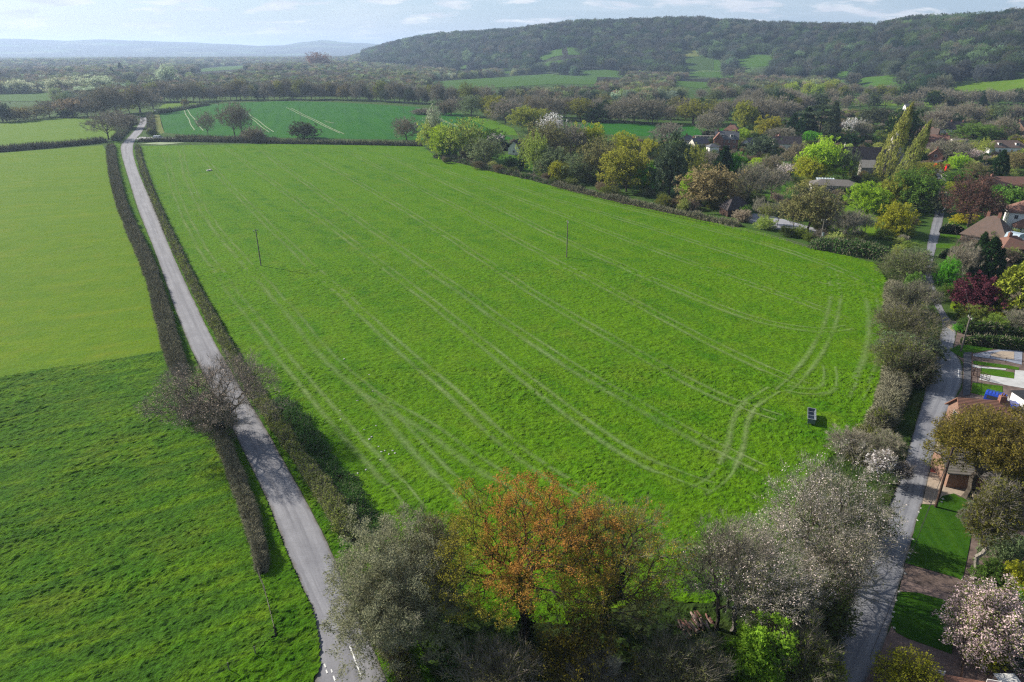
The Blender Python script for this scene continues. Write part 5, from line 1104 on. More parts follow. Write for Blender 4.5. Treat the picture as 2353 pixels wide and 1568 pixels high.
# scrub along the right hand edge of the pasture, grown at full size
for i, (xb, yb, yt, w, c, lb) in enumerate([(2072, 790, 704, 150, (.15, .155, .055), 'large brown green thorn bush leaning over the pasture edge'),
        (2070, 860, 782, 115, (.16, .185, .045), 'olive thorn bush nearer the camera at the pasture edge'),
        (2092, 720, 655, 100, (.20, .22, .11), 'pale grey green sallow overhanging the lane'),
        (2080, 640, 580, 110, (.17, .21, .07), 'rounded grey green sallow at the top of the lane'),
        (2090, 880, 815, 90, (.06, .075, .03), 'dark shaded thorn bush on the lane side')]):
    hero(['dome', 'bush', 'spread', 'dome', 'bush'][i], 460, 'd', xb, yb, yt, w, c, lb, name='thorn_tree', seed=60 + i, r0=.022, rmin=.02, leaves=[15, 17, 9, 16, 18][i], lsize=.26, lrad=.85, twigs=[6, 5, 8, 5, 4][i], tlen=1.0, tw=.016, twig_m='dimtwig', trunk=.1)
# ------------------------------------------------------------ tyre tracks pressed into the pasture
t = MT('pressed_grass')
uv = t.n.new('ShaderNodeUVMap').outputs[0]; s3 = t.n.new('ShaderNodeSeparateXYZ'); t.put(uv, s3.inputs[0])
edge = t.math('SUBTRACT', 1.0, t.math('MULTIPLY', t.math('ABSOLUTE', t.math('SUBTRACT', s3.outputs[0], .5)), 2.0))
al = t.math('MULTIPLY', t.math('MULTIPLY', t.ramp(edge, (.0, 0), (1.0, 1)), t.ramp(t.noise(.07, 4, .6), (.36, .30), (.64, .95))), t.ramp(t.noise(1.6, 5, .85), (.34, .15), (.60, 1.0)))
tb = t.n.new('ShaderNodeBsdfDiffuse'); t.put(t.mix(t.noise(.04, 3, .5), (.13, .24, .07), (.24, .29, .11)), tb.inputs[0])
tt = t.n.new('ShaderNodeBsdfTransparent'); tm_ = t.n.new('ShaderNodeMixShader'); t.put(al, tm_.inputs[0]); t.l.new(tt.outputs[0], tm_.inputs[1]); t.l.new(tb.outputs[0], tm_.inputs[2]); t.l.new(tm_.outputs[0], t.out.inputs[0])
M['track'] = t.m
TR = [[(415, 342), (432, 420), (470, 490), (525, 562), (600, 640), (690, 745), (762, 838), (850, 905), (905, 965), (968, 1035), (1030, 1105), (1085, 1168)],
      [(452, 345), (500, 400), (560, 462), (640, 540), (755, 650), (865, 752), (990, 865), (1110, 972), (1200, 1045), (1300, 1120), (1400, 1168)],
      [(520, 342), (600, 400), (700, 475), (820, 565), (950, 665), (1080, 768), (1200, 870), (1320, 960), (1440, 1045), (1560, 1105), (1640, 1130)],
      [(600, 345), (700, 420), (830, 510), (960, 600), (1100, 700), (1250, 805), (1400, 900), (1560, 985), (1680, 1050), (1745, 1080)],
      [(700, 350), (830, 425), (960, 500), (1100, 590), (1250, 690), (1400, 780), (1560, 870), (1700, 935), (1790, 965)],
      [(800, 350), (900, 400), (1050, 475), (1200, 560), (1370, 650), (1500, 720), (1650, 800), (1800, 870), (1850, 890)],
      [(880, 352), (1000, 410), (1150, 480), (1300, 555), (1470, 630), (1620, 695), (1760, 745), (1900, 765), (1955, 755)],
      [(985, 378), (1130, 435), (1280, 490), (1450, 555), (1600, 610), (1740, 660), (1860, 700), (1940, 735)],
      [(1100, 402), (1250, 452), (1400, 495), (1560, 545), (1700, 590), (1830, 630), (1930, 660), (1985, 650)],
      [(1250, 436), (1400, 468), (1550, 508), (1700, 545), (1820, 580), (1920, 615), (1985, 648)],
      [(1912, 630), (1922, 690), (1905, 755), (1870, 815), (1838, 860), (1790, 900)],
      [(1775, 895), (1728, 925), (1702, 970), (1694, 1020), (1678, 1065), (1645, 1102), (1600, 1128)],
      [(1990, 640), (2005, 700), (2010, 780), (1995, 860), (1965, 920)],
      [(1800, 895), (1850, 905), (1890, 900), (1912, 878), (1908, 845)],
      [(380, 350), (400, 440), (440, 530), (510, 640), (600, 760), (700, 880), (800, 1000), (900, 1110), (960, 1180)],
      [(850, 905), (960, 975), (1060, 1040), (1150, 1100), (1230, 1160)]]
V = []; UVs = []; F = []
for ti, tr in enumerate(TR):
    P = resample(smooth_line([flat(*p) for p in tr], 3), step=2.0); P = P + (np.c_[fbm(P[:, 0] / 12, P[:, 1] / 12, 3 + ti, 2), fbm(P[:, 0] / 12, P[:, 1] / 12, 50 + ti, 2)] - .5) * .8
    tn = np.gradient(P, axis=0); tn /= np.hypot(tn[:, 0], tn[:, 1])[:, None]; nr_ = np.c_[-tn[:, 1], tn[:, 0]]
    for off, wd in ((-1.0, 1.35), (1.0, 1.2)) if ti % 3 else ((-1.05, 1.7), (1.05, 1.1)):
        b0 = len(V)
        for i in range(len(P)):
            for sx in (-.5, 0, .5):
                q = P[i] + nr_[i] * (off + sx * wd); V.append((q[0], q[1], .11 + .0006 * ti + (.0003 if off > 0 else 0))); UVs.append((sx + .5 if 2 < i < len(P) - 4 else .92 * (sx > 0) + .04, i * 2.0))
        for i in range(len(P) - 1):
            for k in range(2): a = b0 + i * 3 + k; F.append((a, a + 3, a + 4, a + 1))
V = np.array(V); near = np.hypot(V[:, 0], V[:, 1]); V[:, 2] += .16 * np.clip((170 - near) / 60, 0, 1)
tag(link('tyre_tracks', mesh_np('tyre_tracks', V, np.array(F), [M['track']], uv=np.array(UVs))), kind='structure')
# tramlines in the young wheat
V = []; F = []
for a, b in [((421, 251), (446, 300)), ((428, 250), (466, 301)), ((556, 256), (618, 305)), ((563, 256), (628, 304)), ((658, 248), (780, 307)), ((668, 249), (790, 309)), ((745, 283), (770, 282)), ((745, 278), (765, 284)), ((1000, 272), (1100, 312)), ((1006, 272), (1108, 312))]:
    p = np.array(G(*a)[:2]); q = np.array(G(*b)[:2]); d = (q - p) / np.hypot(*(q - p)); n_ = np.array([-d[1], d[0]]) * .36; b0 = len(V)
    for k in range(21):
        c = p + (q - p) * k / 20 + n_ * math.sin(k * .7) * .8
        for s_ in (-1, 1): e = c + n_ * s_; V.append((e[0], e[1], .16))
    for k in range(20): F.append((b0 + k * 2, b0 + k * 2 + 2, b0 + k * 2 + 3, b0 + k * 2 + 1))
M['chalk'] = plain('chalky_soil', (.22, .27, .15), .95, .3, .3)
tag(link('wheat_tramlines', mesh_np('wheat_tramlines', V, np.array(F), [M['chalk']])), kind='structure')
# white painted dashes on the lane
M['paint'] = plain('road_paint', (.62, .62, .60), .7, .12, 2.0)
V = []; F = []
def dash(a, b, w, dz=.075):
    p = np.array(flat(*a)); q = np.array(flat(*b)); d = (q - p) / np.hypot(*(q - p)); n_ = np.array([-d[1], d[0]]) * w / 2; b0 = len(V)
    for c in (p - n_, p + n_, q + n_, q - n_): V.append((c[0], c[1], dz))
    F.append((b0, b0 + 1, b0 + 2, b0 + 3))
def paint(name):
    global V, F
    o = tag(link(name, mesh_np(name, V, np.array(F), [M['paint']])), kind='structure'); V = []; F = []; return o
dash(D('z7', 885, 1165), D('z7', 900, 1207), .13); dash(D('z7', 937, 1300), D('z7', 1022, 1528), .13); dash(D('z7', 1060, 1640), D('z7', 1120, 1800), .13)
for a, b in [((748, 1435), (758, 1462)), ((762, 1480), (770, 1505)), ((800, 1475), (806, 1500)), ((816, 1525), (828, 1560)), ((826, 1570), (840, 1600))]: dash(D('z7', *a), D('z7', *b), .13, .078)
paint('lane_dashes')
dash(D('z2', 1237, 535), D('z2', 1230, 655), .12); dash(D('z2', 1215, 537), D('z2', 1258, 537), .14, .078); dash(D('z2', 1210, 653), D('z2', 1252, 653), .14, .078)
paint('bay_marking')
# small patches: chalk scrapes, stones, molehills
def discs(name, pts, mat, r, h, label=None, cat=None, kind=None, grp=None):
    pass

# ------------------------------------------------------------ solid building blocks for made things
class MB:
    def __init__(s): s.v = []; s.f = []
    def add(s, vs, fs):
        b = len(s.v); s.v += [tuple(p) for p in vs]; s.f += [tuple(b + i for i in f) for f in fs]; return s
    def box(s, x0, x1, y0, y1, z0, z1):
        return s.add([(x, y, z) for z in (z0, z1) for y in (y0, y1) for x in (x0, x1)], [(0, 2, 3, 1), (4, 5, 7, 6), (0, 1, 5, 4), (2, 6, 7, 3), (0, 4, 6, 2), (1, 3, 7, 5)])
    def prism(s, pts, z0, z1, cap=True):
        n = len(pts); return s.add([(p[0], p[1], z0) for p in pts] + [(p[0], p[1], z1) for p in pts], [(i, (i + 1) % n, n + (i + 1) % n, n + i) for i in range(n)] + ([tuple(range(n))[::-1], tuple(range(n, 2 * n))] if cap else []))
    def rod(s, a, b, r0, r1=None, n=8):
        r1 = r0 if r1 is None else r1; a = Vector(a); b = Vector(b); d = (b - a).normalized(); h = Vector((0, 0, 1)) if abs(d.z) < .9 else Vector((1, 0, 0)); u = d.cross(h).normalized(); w = d.cross(u)
        vs = [a + (u * math.cos(k * 6.283 / n) + w * math.sin(k * 6.283 / n)) * r0 for k in range(n)] + [b + (u * math.cos(k * 6.283 / n) + w * math.sin(k * 6.283 / n)) * r1 for k in range(n)]
        return s.add(vs, [(k, (k + 1) % n, n + (k + 1) % n, n + k) for k in range(n)] + [tuple(range(n))[::-1], tuple(range(n, 2 * n))])
    def extr(s, prof, y0, y1):                    # an outline in x,z drawn out along y
        n = len(prof); return s.add([(p[0], y0, p[1]) for p in prof] + [(p[0], y1, p[1]) for p in prof], [(i, (i + 1) % n, n + (i + 1) % n, n + i) for i in range(n)] + [tuple(range(n))[::-1], tuple(range(n, 2 * n))])
    def build(s, name, mat, parent=None, loc=None, bev=0):
        me = bpy.data.meshes.new(name); me.from_pydata(s.v, [], s.f); me.update()
        import bmesh
        bm = bmesh.new(); bm.from_mesh(me); bmesh.ops.recalc_face_normals(bm, faces=bm.faces)
        if bev: bmesh.ops.bevel(bm, geom=list(bm.edges), offset=bev, segments=2, affect='EDGES')
        bm.to_mesh(me); bm.free()
        me.materials.append(M[mat] if isinstance(mat, str) else mat); return link(name, me, parent, loc)
def root(name, label, cat, x, y, rz=0.0, z=0.0, group=None, sc=None):
    o = bpy.data.objects.new(name, None); COL.objects.link(o); o.location = (x, y, z); o.rotation_euler = (0, 0, rz)
    if sc: o.scale = (sc,) * 3
    return tag(o, label, cat, group)
M['pole'] = bark('weathered_pole', (.17, .15, .13)); M['darkpole'] = bark('creosoted_pole', (.07, .045, .035))
M['steel'] = plain('galvanised_steel', (.30, .33, .36), .5, .15, 3, .5, .6); M['porcelain'] = plain('pale_insulator', (.6, .6, .58), .4)
M['wire'] = plain('cable', (.03, .03, .03), .6); M['white'] = plain('white_paint', (.74, .73, .70), .7, .06); M['cream'] = plain('cream_render', (.62, .58, .50), .8, .08)
M['glass'] = plain('window_glass', (.045, .055, .065), .12, .1, 3, .6); M['black'] = plain('black_felt', (.03, .032, .036), .8, .2)
M['redbrick'] = plain('red_brick', (.22, .11, .08), .9, .2, 5); M['brick'] = plain('brown_brick', (.23, .14, .10), .9, .2, 5); M['flint'] = plain('flint_wall', (.27, .25, .22), .9, .25, 4)
def roof_mat(name, c1, c2):
    t = MT(name); g = t.n.new('ShaderNodeTexCoord').outputs['Object']
    w = t.n.new('ShaderNodeTexWave'); w.bands_direction = 'Z'; w.inputs['Scale'].default_value = 2.2; w.inputs['Distortion'].default_value = .4; t.put(g, w.inputs[0])
    c = t.mix(t.ramp(t.noise(1.3, 5, .7), (.35, 0), (.65, 1)), c1, c2); c = t.mix(1.0, c, t.ramp(w.outputs['Fac'], (.1, .78), (.6, 1.05)), 'MULTIPLY')
    c = t.mix(t.ramp(t.noise(.5, 5, .7, loc=(9, 3, 0)), (.56, 0), (.7, .5)), c, (.10, .11, .05))
    return t.bsdf(c, .85, (w.outputs['Fac'], .5, .06), .15)
M['slate'] = roof_mat('slate_roof', (.10, .105, .12), (.14, .145, .155)); M['tile'] = roof_mat('clay_tile_roof', (.22, .11, .080), (.16, .095, .075)); M['browntile'] = roof_mat('brown_tile_roof', (.16, .11, .09), (.12, .09, .075))
M['greytile'] = roof_mat('mossy_concrete_tile_roof', (.17, .155, .14), (.13, .12, .11)); M['redtile'] = roof_mat('red_tile_roof', (.26, .13, .09), (.20, .11, .08)); M['darktile'] = roof_mat('dark_tile_roof', (.045, .04, .045), (.065, .055, .055))
M['shingle'] = roof_mat('pale_shingles', (.45, .41, .34), (.36, .33, .28))

# ---- poles
def pole(v, xb, yb, xt, yt, r, label, mat='pole', hmax=14, arm=None, can=False, group='telegraph poles'):
    bx, by = D(v, xb, yb); x, y, z = G(bx, by); tx, ty = D(v, xt, yt); h = min(height_at(x, y, z, ty), hmax)
    o = root('telegraph_pole', label, 'pole', x, y, 0, z, group)
    MB().rod((0, 0, -.3), (0, 0, h), r * 1.15, r * .8, 10).build('shaft', mat, o)
    if arm is not None:
        b = MB(); c_, s_ = math.cos(arm), math.sin(arm); b.rod((-c_ * .8, -s_ * .8, h - .35), (c_ * .8, s_ * .8, h - .35), .06, .06, 6); b.build('crossarm', mat, o)
        for k in (-.7, 0, .7): MB().rod((c_ * k, s_ * k, h - .3), (c_ * k, s_ * k, h - .02), .07, .05, 6).build('insulator', 'porcelain', o)
    if can:
        MB().rod((.28, -.25, h * .45), (.28, -.25, h * .45 + .9), .28, .28, 12).build('transformer', 'steel', o); MB().box(-.1, .5, -.2, -.1, h * .43, h * .45).build('bracket', 'steel', o)
    return o, Vector((x, y, z + h))
P1 = pole('d', 600, 612, 588, 527, .13, 'weathered pole standing in the left half of the big pasture', arm=R(60))
P2 = pole('d', 1302, 592, 1303, 508, .13, 'weathered pole standing in the middle of the big pasture', arm=R(100))
P3 = pole('d', 1882, 572, 1888, 504, .14, 'pole carrying a grey transformer at the top corner of the pasture', arm=R(10), can=True)
P4 = pole('z2', 1262, 308, 1345, -150, .15, 'tall pole on the verge beside the clipped garden hedges', arm=R(80), can=False)
P5 = pole('z3', 875, 925, 1085, 190, .15, 'dark brown pole at the corner of the mown front lawn', mat='darkpole')
P6 = pole('a4', 1410, 290, 1378, 98, .16, 'pole at the far bend of the country lane', mat='darkpole', hmax=14)
P7 = pole('a2', 438, 778, 434, 700, .13, 'thin pole on the far side of the wheat field', arm=R(90))
P8 = pole('a1', 2058, 828, 2050, 735, .11, 'thin pole standing in the middle of the wheat field')
P9 = pole('a7', 1150, 740, 1172, 610, .12, 'pole beside the red telephone box')
P10 = pole('a4', 1193, 335, 1180, 265, .12, 'short pole left of the lane at the far bend')
def wire(name, a, b, sag, label):
    b_ = MB(); pts = [a.lerp(b, k / 12) - Vector((0, 0, sag * 4 * (k / 12) * (1 - k / 12))) for k in range(13)]; o0 = pts[0]
    for k in range(12): b_.rod(pts[k] - o0, pts[k + 1] - o0, .022, .022, 4)
    return tag(b_.build(name, 'wire', None, o0), label, 'cable')
wire('cable', P5[1], Vector(flat(*D('z4', 600, 1500)) + (4.0,)), .6, 'long black cable sagging from the dark pole along the street')
wire('cable', P4[1], P9[1], 1.5, 'thin cable running from the verge pole towards the village')
st = MB(); bx, by = flat(*D('z3', 690, 1180)); st.rod(P5[1] - Vector((0, 0, 1.5)), (bx, by, 0), .02, .02, 4); tag(st.build('stay_wire', 'wire'), 'straight stay wire from the dark pole down to the lawn edge', 'cable')

# ---- water trough
tx_, ty_ = flat(*D('zm', 375, 835)); M['trough'] = plain('dull_galvanised', (.13, .16, .19), .55, .15, 3, .4, .3)
o = root('water_trough', 'grey metal feed trough standing in the pasture corner', 'trough', tx_ + .1, ty_ + 1.0, R(-22), sc=1.3)
b = MB(); Wd, Ln, H0, H1 = .42, 1.35, .30, .82
b.extr([(-Wd, H1), (-Wd + .05, H1), (-Wd * .6, H0 + .05), (Wd * .6, H0 + .05), (Wd - .05, H1), (Wd, H1), (Wd * .68, H0), (-Wd * .68, H0)], -Ln, Ln)
b.add([(-Wd, -Ln, H1), (Wd, -Ln, H1), (Wd * .68, -Ln, H0), (-Wd * .68, -Ln, H0)], [(0, 1, 2, 3)]); b.build('basin', 'trough', o)
b = MB(); b.box(-Wd + .02, Wd - .02, -Ln - .03, -Ln, H0, H1); b.box(-Wd + .02, Wd - .02, Ln, Ln + .03, H0, H1); b.build('end_plate', 'trough', o)
r_ = MB(); r_.box(-Wd - .02, -Wd + .02, -Ln - .05, Ln + .05, H1, H1 + .06).box(Wd - .02, Wd + .02, -Ln - .05, Ln + .05, H1, H1 + .06).box(-Wd + .03, Wd - .03, -Ln - .05, -Ln + .03, H1, H1 + .06).box(-Wd + .03, Wd - .03, Ln - .03, Ln + .05, H1, H1 + .06)
for q in (-.45, .45): r_.box(-Wd + .03, Wd - .03, q - .03, q + .03, H1 + .003, H1 + .05)
r_.build('rim', plain('pale_rim', (.20, .22, .23), .6, .08, 3, .3), o)
for sx in (-1, 1):
    for sy in (-1, 1): MB().rod((sx * .36, sy * 1.15, 0), (sx * .28, sy * 1.15, H0 + .02), .035, .035, 6).build('leg', 'trough', o)
# ---- log pile
lx, ly = flat(1597, 1440); o = root('log_pile', 'stack of split reddish logs at the edge of the trees', 'log pile', lx, ly, R(20))
M['log'] = bark('split_log', (.20, .105, .085)); M['logp'] = bark('pale_log', (.38, .28, .23))
rl = random.Random(5)
for k in range(34):
    a_ = R(90) + rl.uniform(-.45, .45); x0 = rl.uniform(-1.7, 1.7); z0 = .12 + rl.random() * (1.0 - abs(x0) * .4); L_ = rl.uniform(.7, 1.2); t_ = rl.uniform(-.15, .45)
    p = Vector((x0, rl.uniform(-.9, .5), z0)); d = Vector((math.cos(a_) * L_, math.sin(a_) * L_, t_)); MB().rod(p - d * .5, p + d * .5, rl.uniform(.07, .13), None, 6).build('log', rl.choice(['log', 'log', 'logp']), o)
# ---- bird-white stones in the grass and along the lawn edge
def stone_mesh(seed, r):
    rg = np.random.default_rng(seed); V_ = []; F_ = []
    for i in range(5):
        ph = i / 4 * math.pi
        for j in range(8): a = j / 8 * 6.283; q = r * (.8 + .4 * rg.random()); V_.append((math.sin(ph) * math.cos(a) * q, math.sin(ph) * math.sin(a) * q, math.cos(ph) * q * .6 + r * .35))
    for i in range(4):
        for j in range(8): F_.append((i * 8 + j, (i + 1) * 8 + j, (i + 1) * 8 + (j + 1) % 8, i * 8 + (j + 1) % 8))
    return V_, F_
M['stone'] = plain('pale_stone', (.42, .42, .38), .85, .12, 6)
sm = [mesh_np('stone', *stone_mesh(k, 1.0)[0:1], np.array(stone_mesh(k, 1.0)[1]), [M['stone']]) for k in range(3)]
def stones(pts, r, label, grp, nm='stone'):
    for (v, x_, y_) in pts:
        o_ = link(nm, sm[rl.randrange(3)]); p = flat(*D(v, x_, y_)); o_.location = (p[0], p[1], .12 if nm == 'stone' else .02); o_.scale = (r * rl.uniform(.7, 1.3), r * rl.uniform(.7, 1.2), r * .8); o_.rotation_euler = (0, 0, rl.uniform(0, 6)); tag(o_, label, 'stone', grp)
stones([('zn', 970, 432), ('zn', 1012, 610), ('zn', 845, 715), ('zn', 662, 918), ('zn', 492, 960), ('zn', 1048, 988), ('zn', 918, 1033), ('zn', 998, 1110), ('zn', 972, 1136), ('zn', 1075, 1217), ('zn', 1142, 1262), ('zn', 1102, 1274), ('zn', 1228, 1260), ('zn', 1188, 1298), ('zn', 1254, 1288), ('zn', 1094, 1362), ('zn', 938, 1468), ('zn', 848, 1508), ('zn', 702, 260), ('zn', 656, 826)], .15, 'pale lump lying in the pasture grass near the lane hedge', 'pale lumps in the pasture')
stones([('z3', 968, 828), ('z3', 950, 862), ('z3', 698, 942), ('z3', 670, 990), ('z3', 655, 1090), ('z3', 598, 1322), ('z3', 560, 1490), ('z3', 540, 1545), ('z4', 1130, 20), ('z4', 1112, 62), ('z4', 1078, 235), ('z4', 1018, 432), ('z4', 988, 525), ('z4', 960, 650), ('z4', 945, 700), ('z4', 965, 818)], .14, 'white painted stone along the edge of the mown lawn', 'white stones along the lawn edge', 'edging_stone')
stones([('z3', 1552, 972)], .3, 'single white stone at the foot of the red barked tree', None, 'edging_stone')
stones([('a4', 1915, 838), ('a4', 1935, 834)], .9, 'white chalk heap on the grass in the far left of the pasture', 'chalk heaps', 'chalk_heap')
# ---- fences
def fence(pts, label, h=1.1, gap=2.5, rails=2, mat='pole', name='post_fence', rr=.05, mesh_=False, view='d', grp=None):
    P = resample([flat(*D(view, *p)) for p in pts], step=gap); x0, y0 = P[0]; o = root(name, label, 'fence', x0, y0, group=grp)
    for p in P: MB().rod((p[0] - x0, p[1] - y0, -.1), (p[0] - x0, p[1] - y0, h), rr, rr * .9, 6).build('post', mat, o)
    for k in range(rails):
        b = MB(); zr = h * (.95 - .38 * k)
        for i in range(len(P) - 1): b.rod((P[i][0] - x0, P[i][1] - y0, zr), (P[i + 1][0] - x0, P[i + 1][1] - y0, zr), rr * (.22 if mesh_ else .6), None, 4)
        b.build('rail', mat, o)
    return o
fence([(595, 1326), (612, 1372), (625, 1425), (634, 1463)], 'wire fence running on from the end of the hedge to the corner', 1.1, 2.4, 3, mesh_=True)
fence([(634, 1463), (610, 1490), (570, 1520), (520, 1548), (470, 1590)], 'wire fence turning along the bottom of the lush field', 1.1, 2.4, 3, mesh_=True)
fence([(700, 1262), (1, 1)] if False else [(1270, 432), (1350, 452), (1440, 475), (1540, 497), (1640, 518)], 'dark slatted fence under the village belt of trees', 1.3, 1.6, 3, name='slatted_fence', mat='darkpole')
fence([(1650, 520), (1720, 536), (1800, 556), (1862, 574)], 'low pale post and rail fence beside the car park', 1.0, 2.6, 2)
fence([D('z2', 1395, 370), D('z2', 1400, 500), D('z2', 1395, 700), D('z2', 1385, 880)], 'thin black railing along the pavement', 1.0, 1.8, 2, mat='darkpole', rr=.035)
fence([D('z2', 1440, 380), D('z2', 1640, 410), D('z2', 1850, 445), D('z2', 2060, 480)], 'low fence between two front gardens', .9, 2.2, 2, mat='darkpole', rr=.035)
fence([D('zf', 350, 1340), D('zf', 400, 1480), D('zf', 440, 1570), D('zf', 480, 1680)], 'grey plank rail path edge under the oaks', .35, 2.0, 1, rr=.09)
fence([D('z4', 1690, 960), D('z4', 1690, 1160), D('z4', 1660, 1380), D('z4', 1640, 1550)], 'dark timber fence beside the bottom drive', 1.3, 1.6, 3, mat='darkpole')

# ------------------------------------------------------------ buildings
def windows(o, x0, x1, z0, z1, y, n, face, w=.9, frame='white', mull=True):
    """n windows along a wall facing -y (face=-1) or +y (face=1); set proud of the wall"""
    for k in range(n):
        cx_ = x0 + (x1 - x0) * (k + .5) / n; f = MB().box(cx_ - w / 2 - .07, cx_ + w / 2 + .07, y - .05 * (face < 0), y + .05 * (face > 0) , z0 - .07, z1 + .07).build('window', frame, o)
        g_ = MB(); yy = y + face * .07
        for s_ in (-1, 1): g_.box(cx_ + (.03 if s_ > 0 else -w / 2), cx_ + (w / 2 if s_ > 0 else -.03), min(yy, y + face * .045), max(yy, y + face * .045), z0, z1)
        g_.build('pane', 'glass', f)
def house(v, xb, yb, L_, Wd, H, rise, rz, wall, roof, label, hip=False, chim=1, nw=3, storeys=2, name='house', cat='house', gable=None, over=.4, world=None, end_windows=True):
    x, y, z = G(*D(v, xb, yb)) if world is None else world
    o = root(name, label, cat, x, y, rz, z)
    hl, hw = L_ / 2, Wd / 2; w_ = MB(); w_.box(-hl, hl, -hw, hw, -.3, H)
    if not hip:
        g1 = [(-hw, H), (hw, H), (0, H + rise)]
        for sx in (-1, 1):
            w_.add([(sx * hl, -hw, H), (sx * hl, hw, H), (sx * hl, 0, H + rise - .05), (sx * (hl - .25), -hw, H), (sx * (hl - .25), hw, H), (sx * (hl - .25), 0, H + rise - .05)], [(0, 1, 2), (3, 5, 4), (0, 2, 5, 3), (1, 4, 5, 2)])
    w_.build('wall', wall, o)
    e = over; sl_ = rise / hw; r_ = MB(); t_ = .16
    if hip:
        k = hw * .95; A = [(-hl - e, -hw - e, H - sl_ * e), (hl + e, -hw - e, H - sl_ * e), (hl + e, hw + e, H - sl_ * e), (-hl - e, hw + e, H - sl_ * e), (-hl + k, 0, H + rise), (hl - k, 0, H + rise)]
        A2 = [(p[0], p[1], p[2] + t_) for p in A]; r_.add(A + A2, [(6, 7, 11, 10), (7, 8, 11), (8, 9, 10, 11), (9, 6, 10), (0, 3, 2, 1), (0, 1, 7, 6), (1, 2, 8, 7), (2, 3, 9, 8), (3, 0, 6, 9)])
    else:
        for sy in (-1, 1):
            P_ = [(-hl - e, sy * (hw + e), H - sl_ * e), (hl + e, sy * (hw + e), H - sl_ * e), (hl + e, 0, H + rise), (-hl - e, 0, H + rise)]; r_.add(P_ + [(p[0], p[1], p[2] + t_) for p in P_], [(0, 1, 2, 3), (4, 7, 6, 5), (0, 4, 5, 1), (1, 5, 6, 2), (3, 2, 6, 7), (0, 3, 7, 4)])
    ro = r_.build('roof', roof, o)
    for c in range(chim):
        q_ = (.25 if hip else .8); cx_ = (-hl * q_ if chim == 1 else -hl * q_ + c * (2 * hl * q_) / max(1, chim - 1)); ch = MB().box(cx_ - .4, cx_ + .4, -.35, .35, H + rise * .45, H + rise + .9).build('chimney', 'redbrick', ro)
        p_ = MB(); 
        for s_ in (-.18, .18): p_.rod((cx_ + s_, 0, H + rise + .9), (cx_ + s_, 0, H + rise + 1.3), .11, .09, 8)
        p_.build('chimney_pot', 'redtile', ch)
    for st_ in range(storeys):
        zz_ = 1.0 + st_ * 2.6
        for face in (-1, 1): windows(o, -hl * .92, hl * .92, zz_, zz_ + 1.1, face * hw, nw, face)
        if end_windows:
            for sx in (-1, 1):
                wn = MB().box(min(sx * hl, sx * (hl + .05)), max(sx * hl, sx * (hl + .05)), -.6, .6, zz_ - .05, zz_ + 1.15).build('window', 'white', o); MB().box(min(sx * (hl + .045), sx * (hl + .07)), max(sx * (hl + .045), sx * (hl + .07)), -.5, .5, zz_, zz_ + 1.1).build('pane', 'glass', wn)
    dr = MB().box(hl * .1, hl * .1 + .95, -hw - .06, -hw, 0, 2.05).build('door', 'darkpole', o)
    return o
def dormer(o, x, y0, z0, w=1.6, h=1.3, d=2.2, wall='white', roof='browntile'):
    dd = MB().box(x - w / 2, x + w / 2, y0, y0 + d, z0, z0 + h).build('dormer', wall, o); MB().box(x - w / 2 - .15, x + w / 2 + .15, y0 - .15, y0 + d, z0 + h, z0 + h + .12).build('dormer_roof', roof, dd); MB().box(x - w / 2 + .2, x + w / 2 - .2, y0 - .04, y0, z0 + .3, z0 + h - .15).build('pane', 'glass', dd)
house('a5', 1065, 530, 9, 6, 3.2, 3.6, R(75), 'white', 'darktile', 'white cottage with steep dark roof at the lawn end', nw=2, storeys=1)
h1 = house('a6', 880, 545, 12, 7, 5.6, 3.6, R(-12), 'redbrick', 'slate', 'red gabled brick house with slate roof and white dormers', chim=2, nw=4)
dormer(h1, -2.5, -3.2, 6.4, wall='white', roof='slate'); dormer(h1, 2.5, -3.2, 6.4, wall='white', roof='slate')
gb = MB(); gb.extr([(-2.4, 0), (2.4, 0), (2.4, 5.6), (0, 8.6), (-2.4, 5.6)], -6.0, -3.4); gb.add([(-2.8, -6.3, 5.2), (0, -6.3, 8.8), (0, -2, 8.8), (-2.8, -2, 5.2), (-2.8, -6.3, 5.4), (0, -6.3, 9.0), (0, -2, 9.0), (-2.8, -2, 5.4)], [(0, 1, 2, 3), (4, 5, 6, 7), (0, 1, 5, 4)]); g_ = gb.build('gable_wing', 'redbrick', h1); g_.location = (-4.4, 0, 0)
house('a6', 600, 540, 9, 6, 3.0, 2.6, R(20), 'cream', 'slate', 'low cottage with pale slate roof left of the red gable', chim=1, nw=2, storeys=1)
house('a6', 490, 505, 8, 6, 3.0, 2.2, R(5), 'cream', 'slate', 'small slate roofed outbuilding behind the yellow trees', chim=1, nw=2, storeys=1, hip=True)
house('a6', 940, 420, 9, 7, 4.0, 3.2, R(-25), 'redbrick', 'tile', 'clay tiled house behind the red gable', chim=1, nw=2, storeys=1, hip=True)
house('a6', 660, 448, 11, 3.5, 1.8, .4, R(-4), 'cream', 'greytile', 'long low white outbuilding beside the wheat strip', chim=0, nw=5, storeys=1, name='outbuilding')
house('a6', 1500, 555, 14, 7, 3.6, 3.2, R(-10), 'cream', 'darktile', 'timbered house with dark roof behind the holly oak', chim=1, nw=4, storeys=1)
house('a6', 1420, 530, 8, 6, 3.6, 3.2, R(70), 'cream', 'tile', 'pale gabled wing with brown roof next to the dark roofed one', chim=1, nw=2, storeys=1)
house('a6', 1120, 545, 6, 5, 3.0, 2.6, R(40), 'white', 'slate', 'little white gabled cottage behind the holly oak', chim=0, nw=1, storeys=1)
house('a6', 740, 615, 5, 4, 4.6, 1.2, R(10), 'white', 'slate', 'white end wall of a cottage below the red gable', chim=0, nw=1, storeys=1, hip=True)
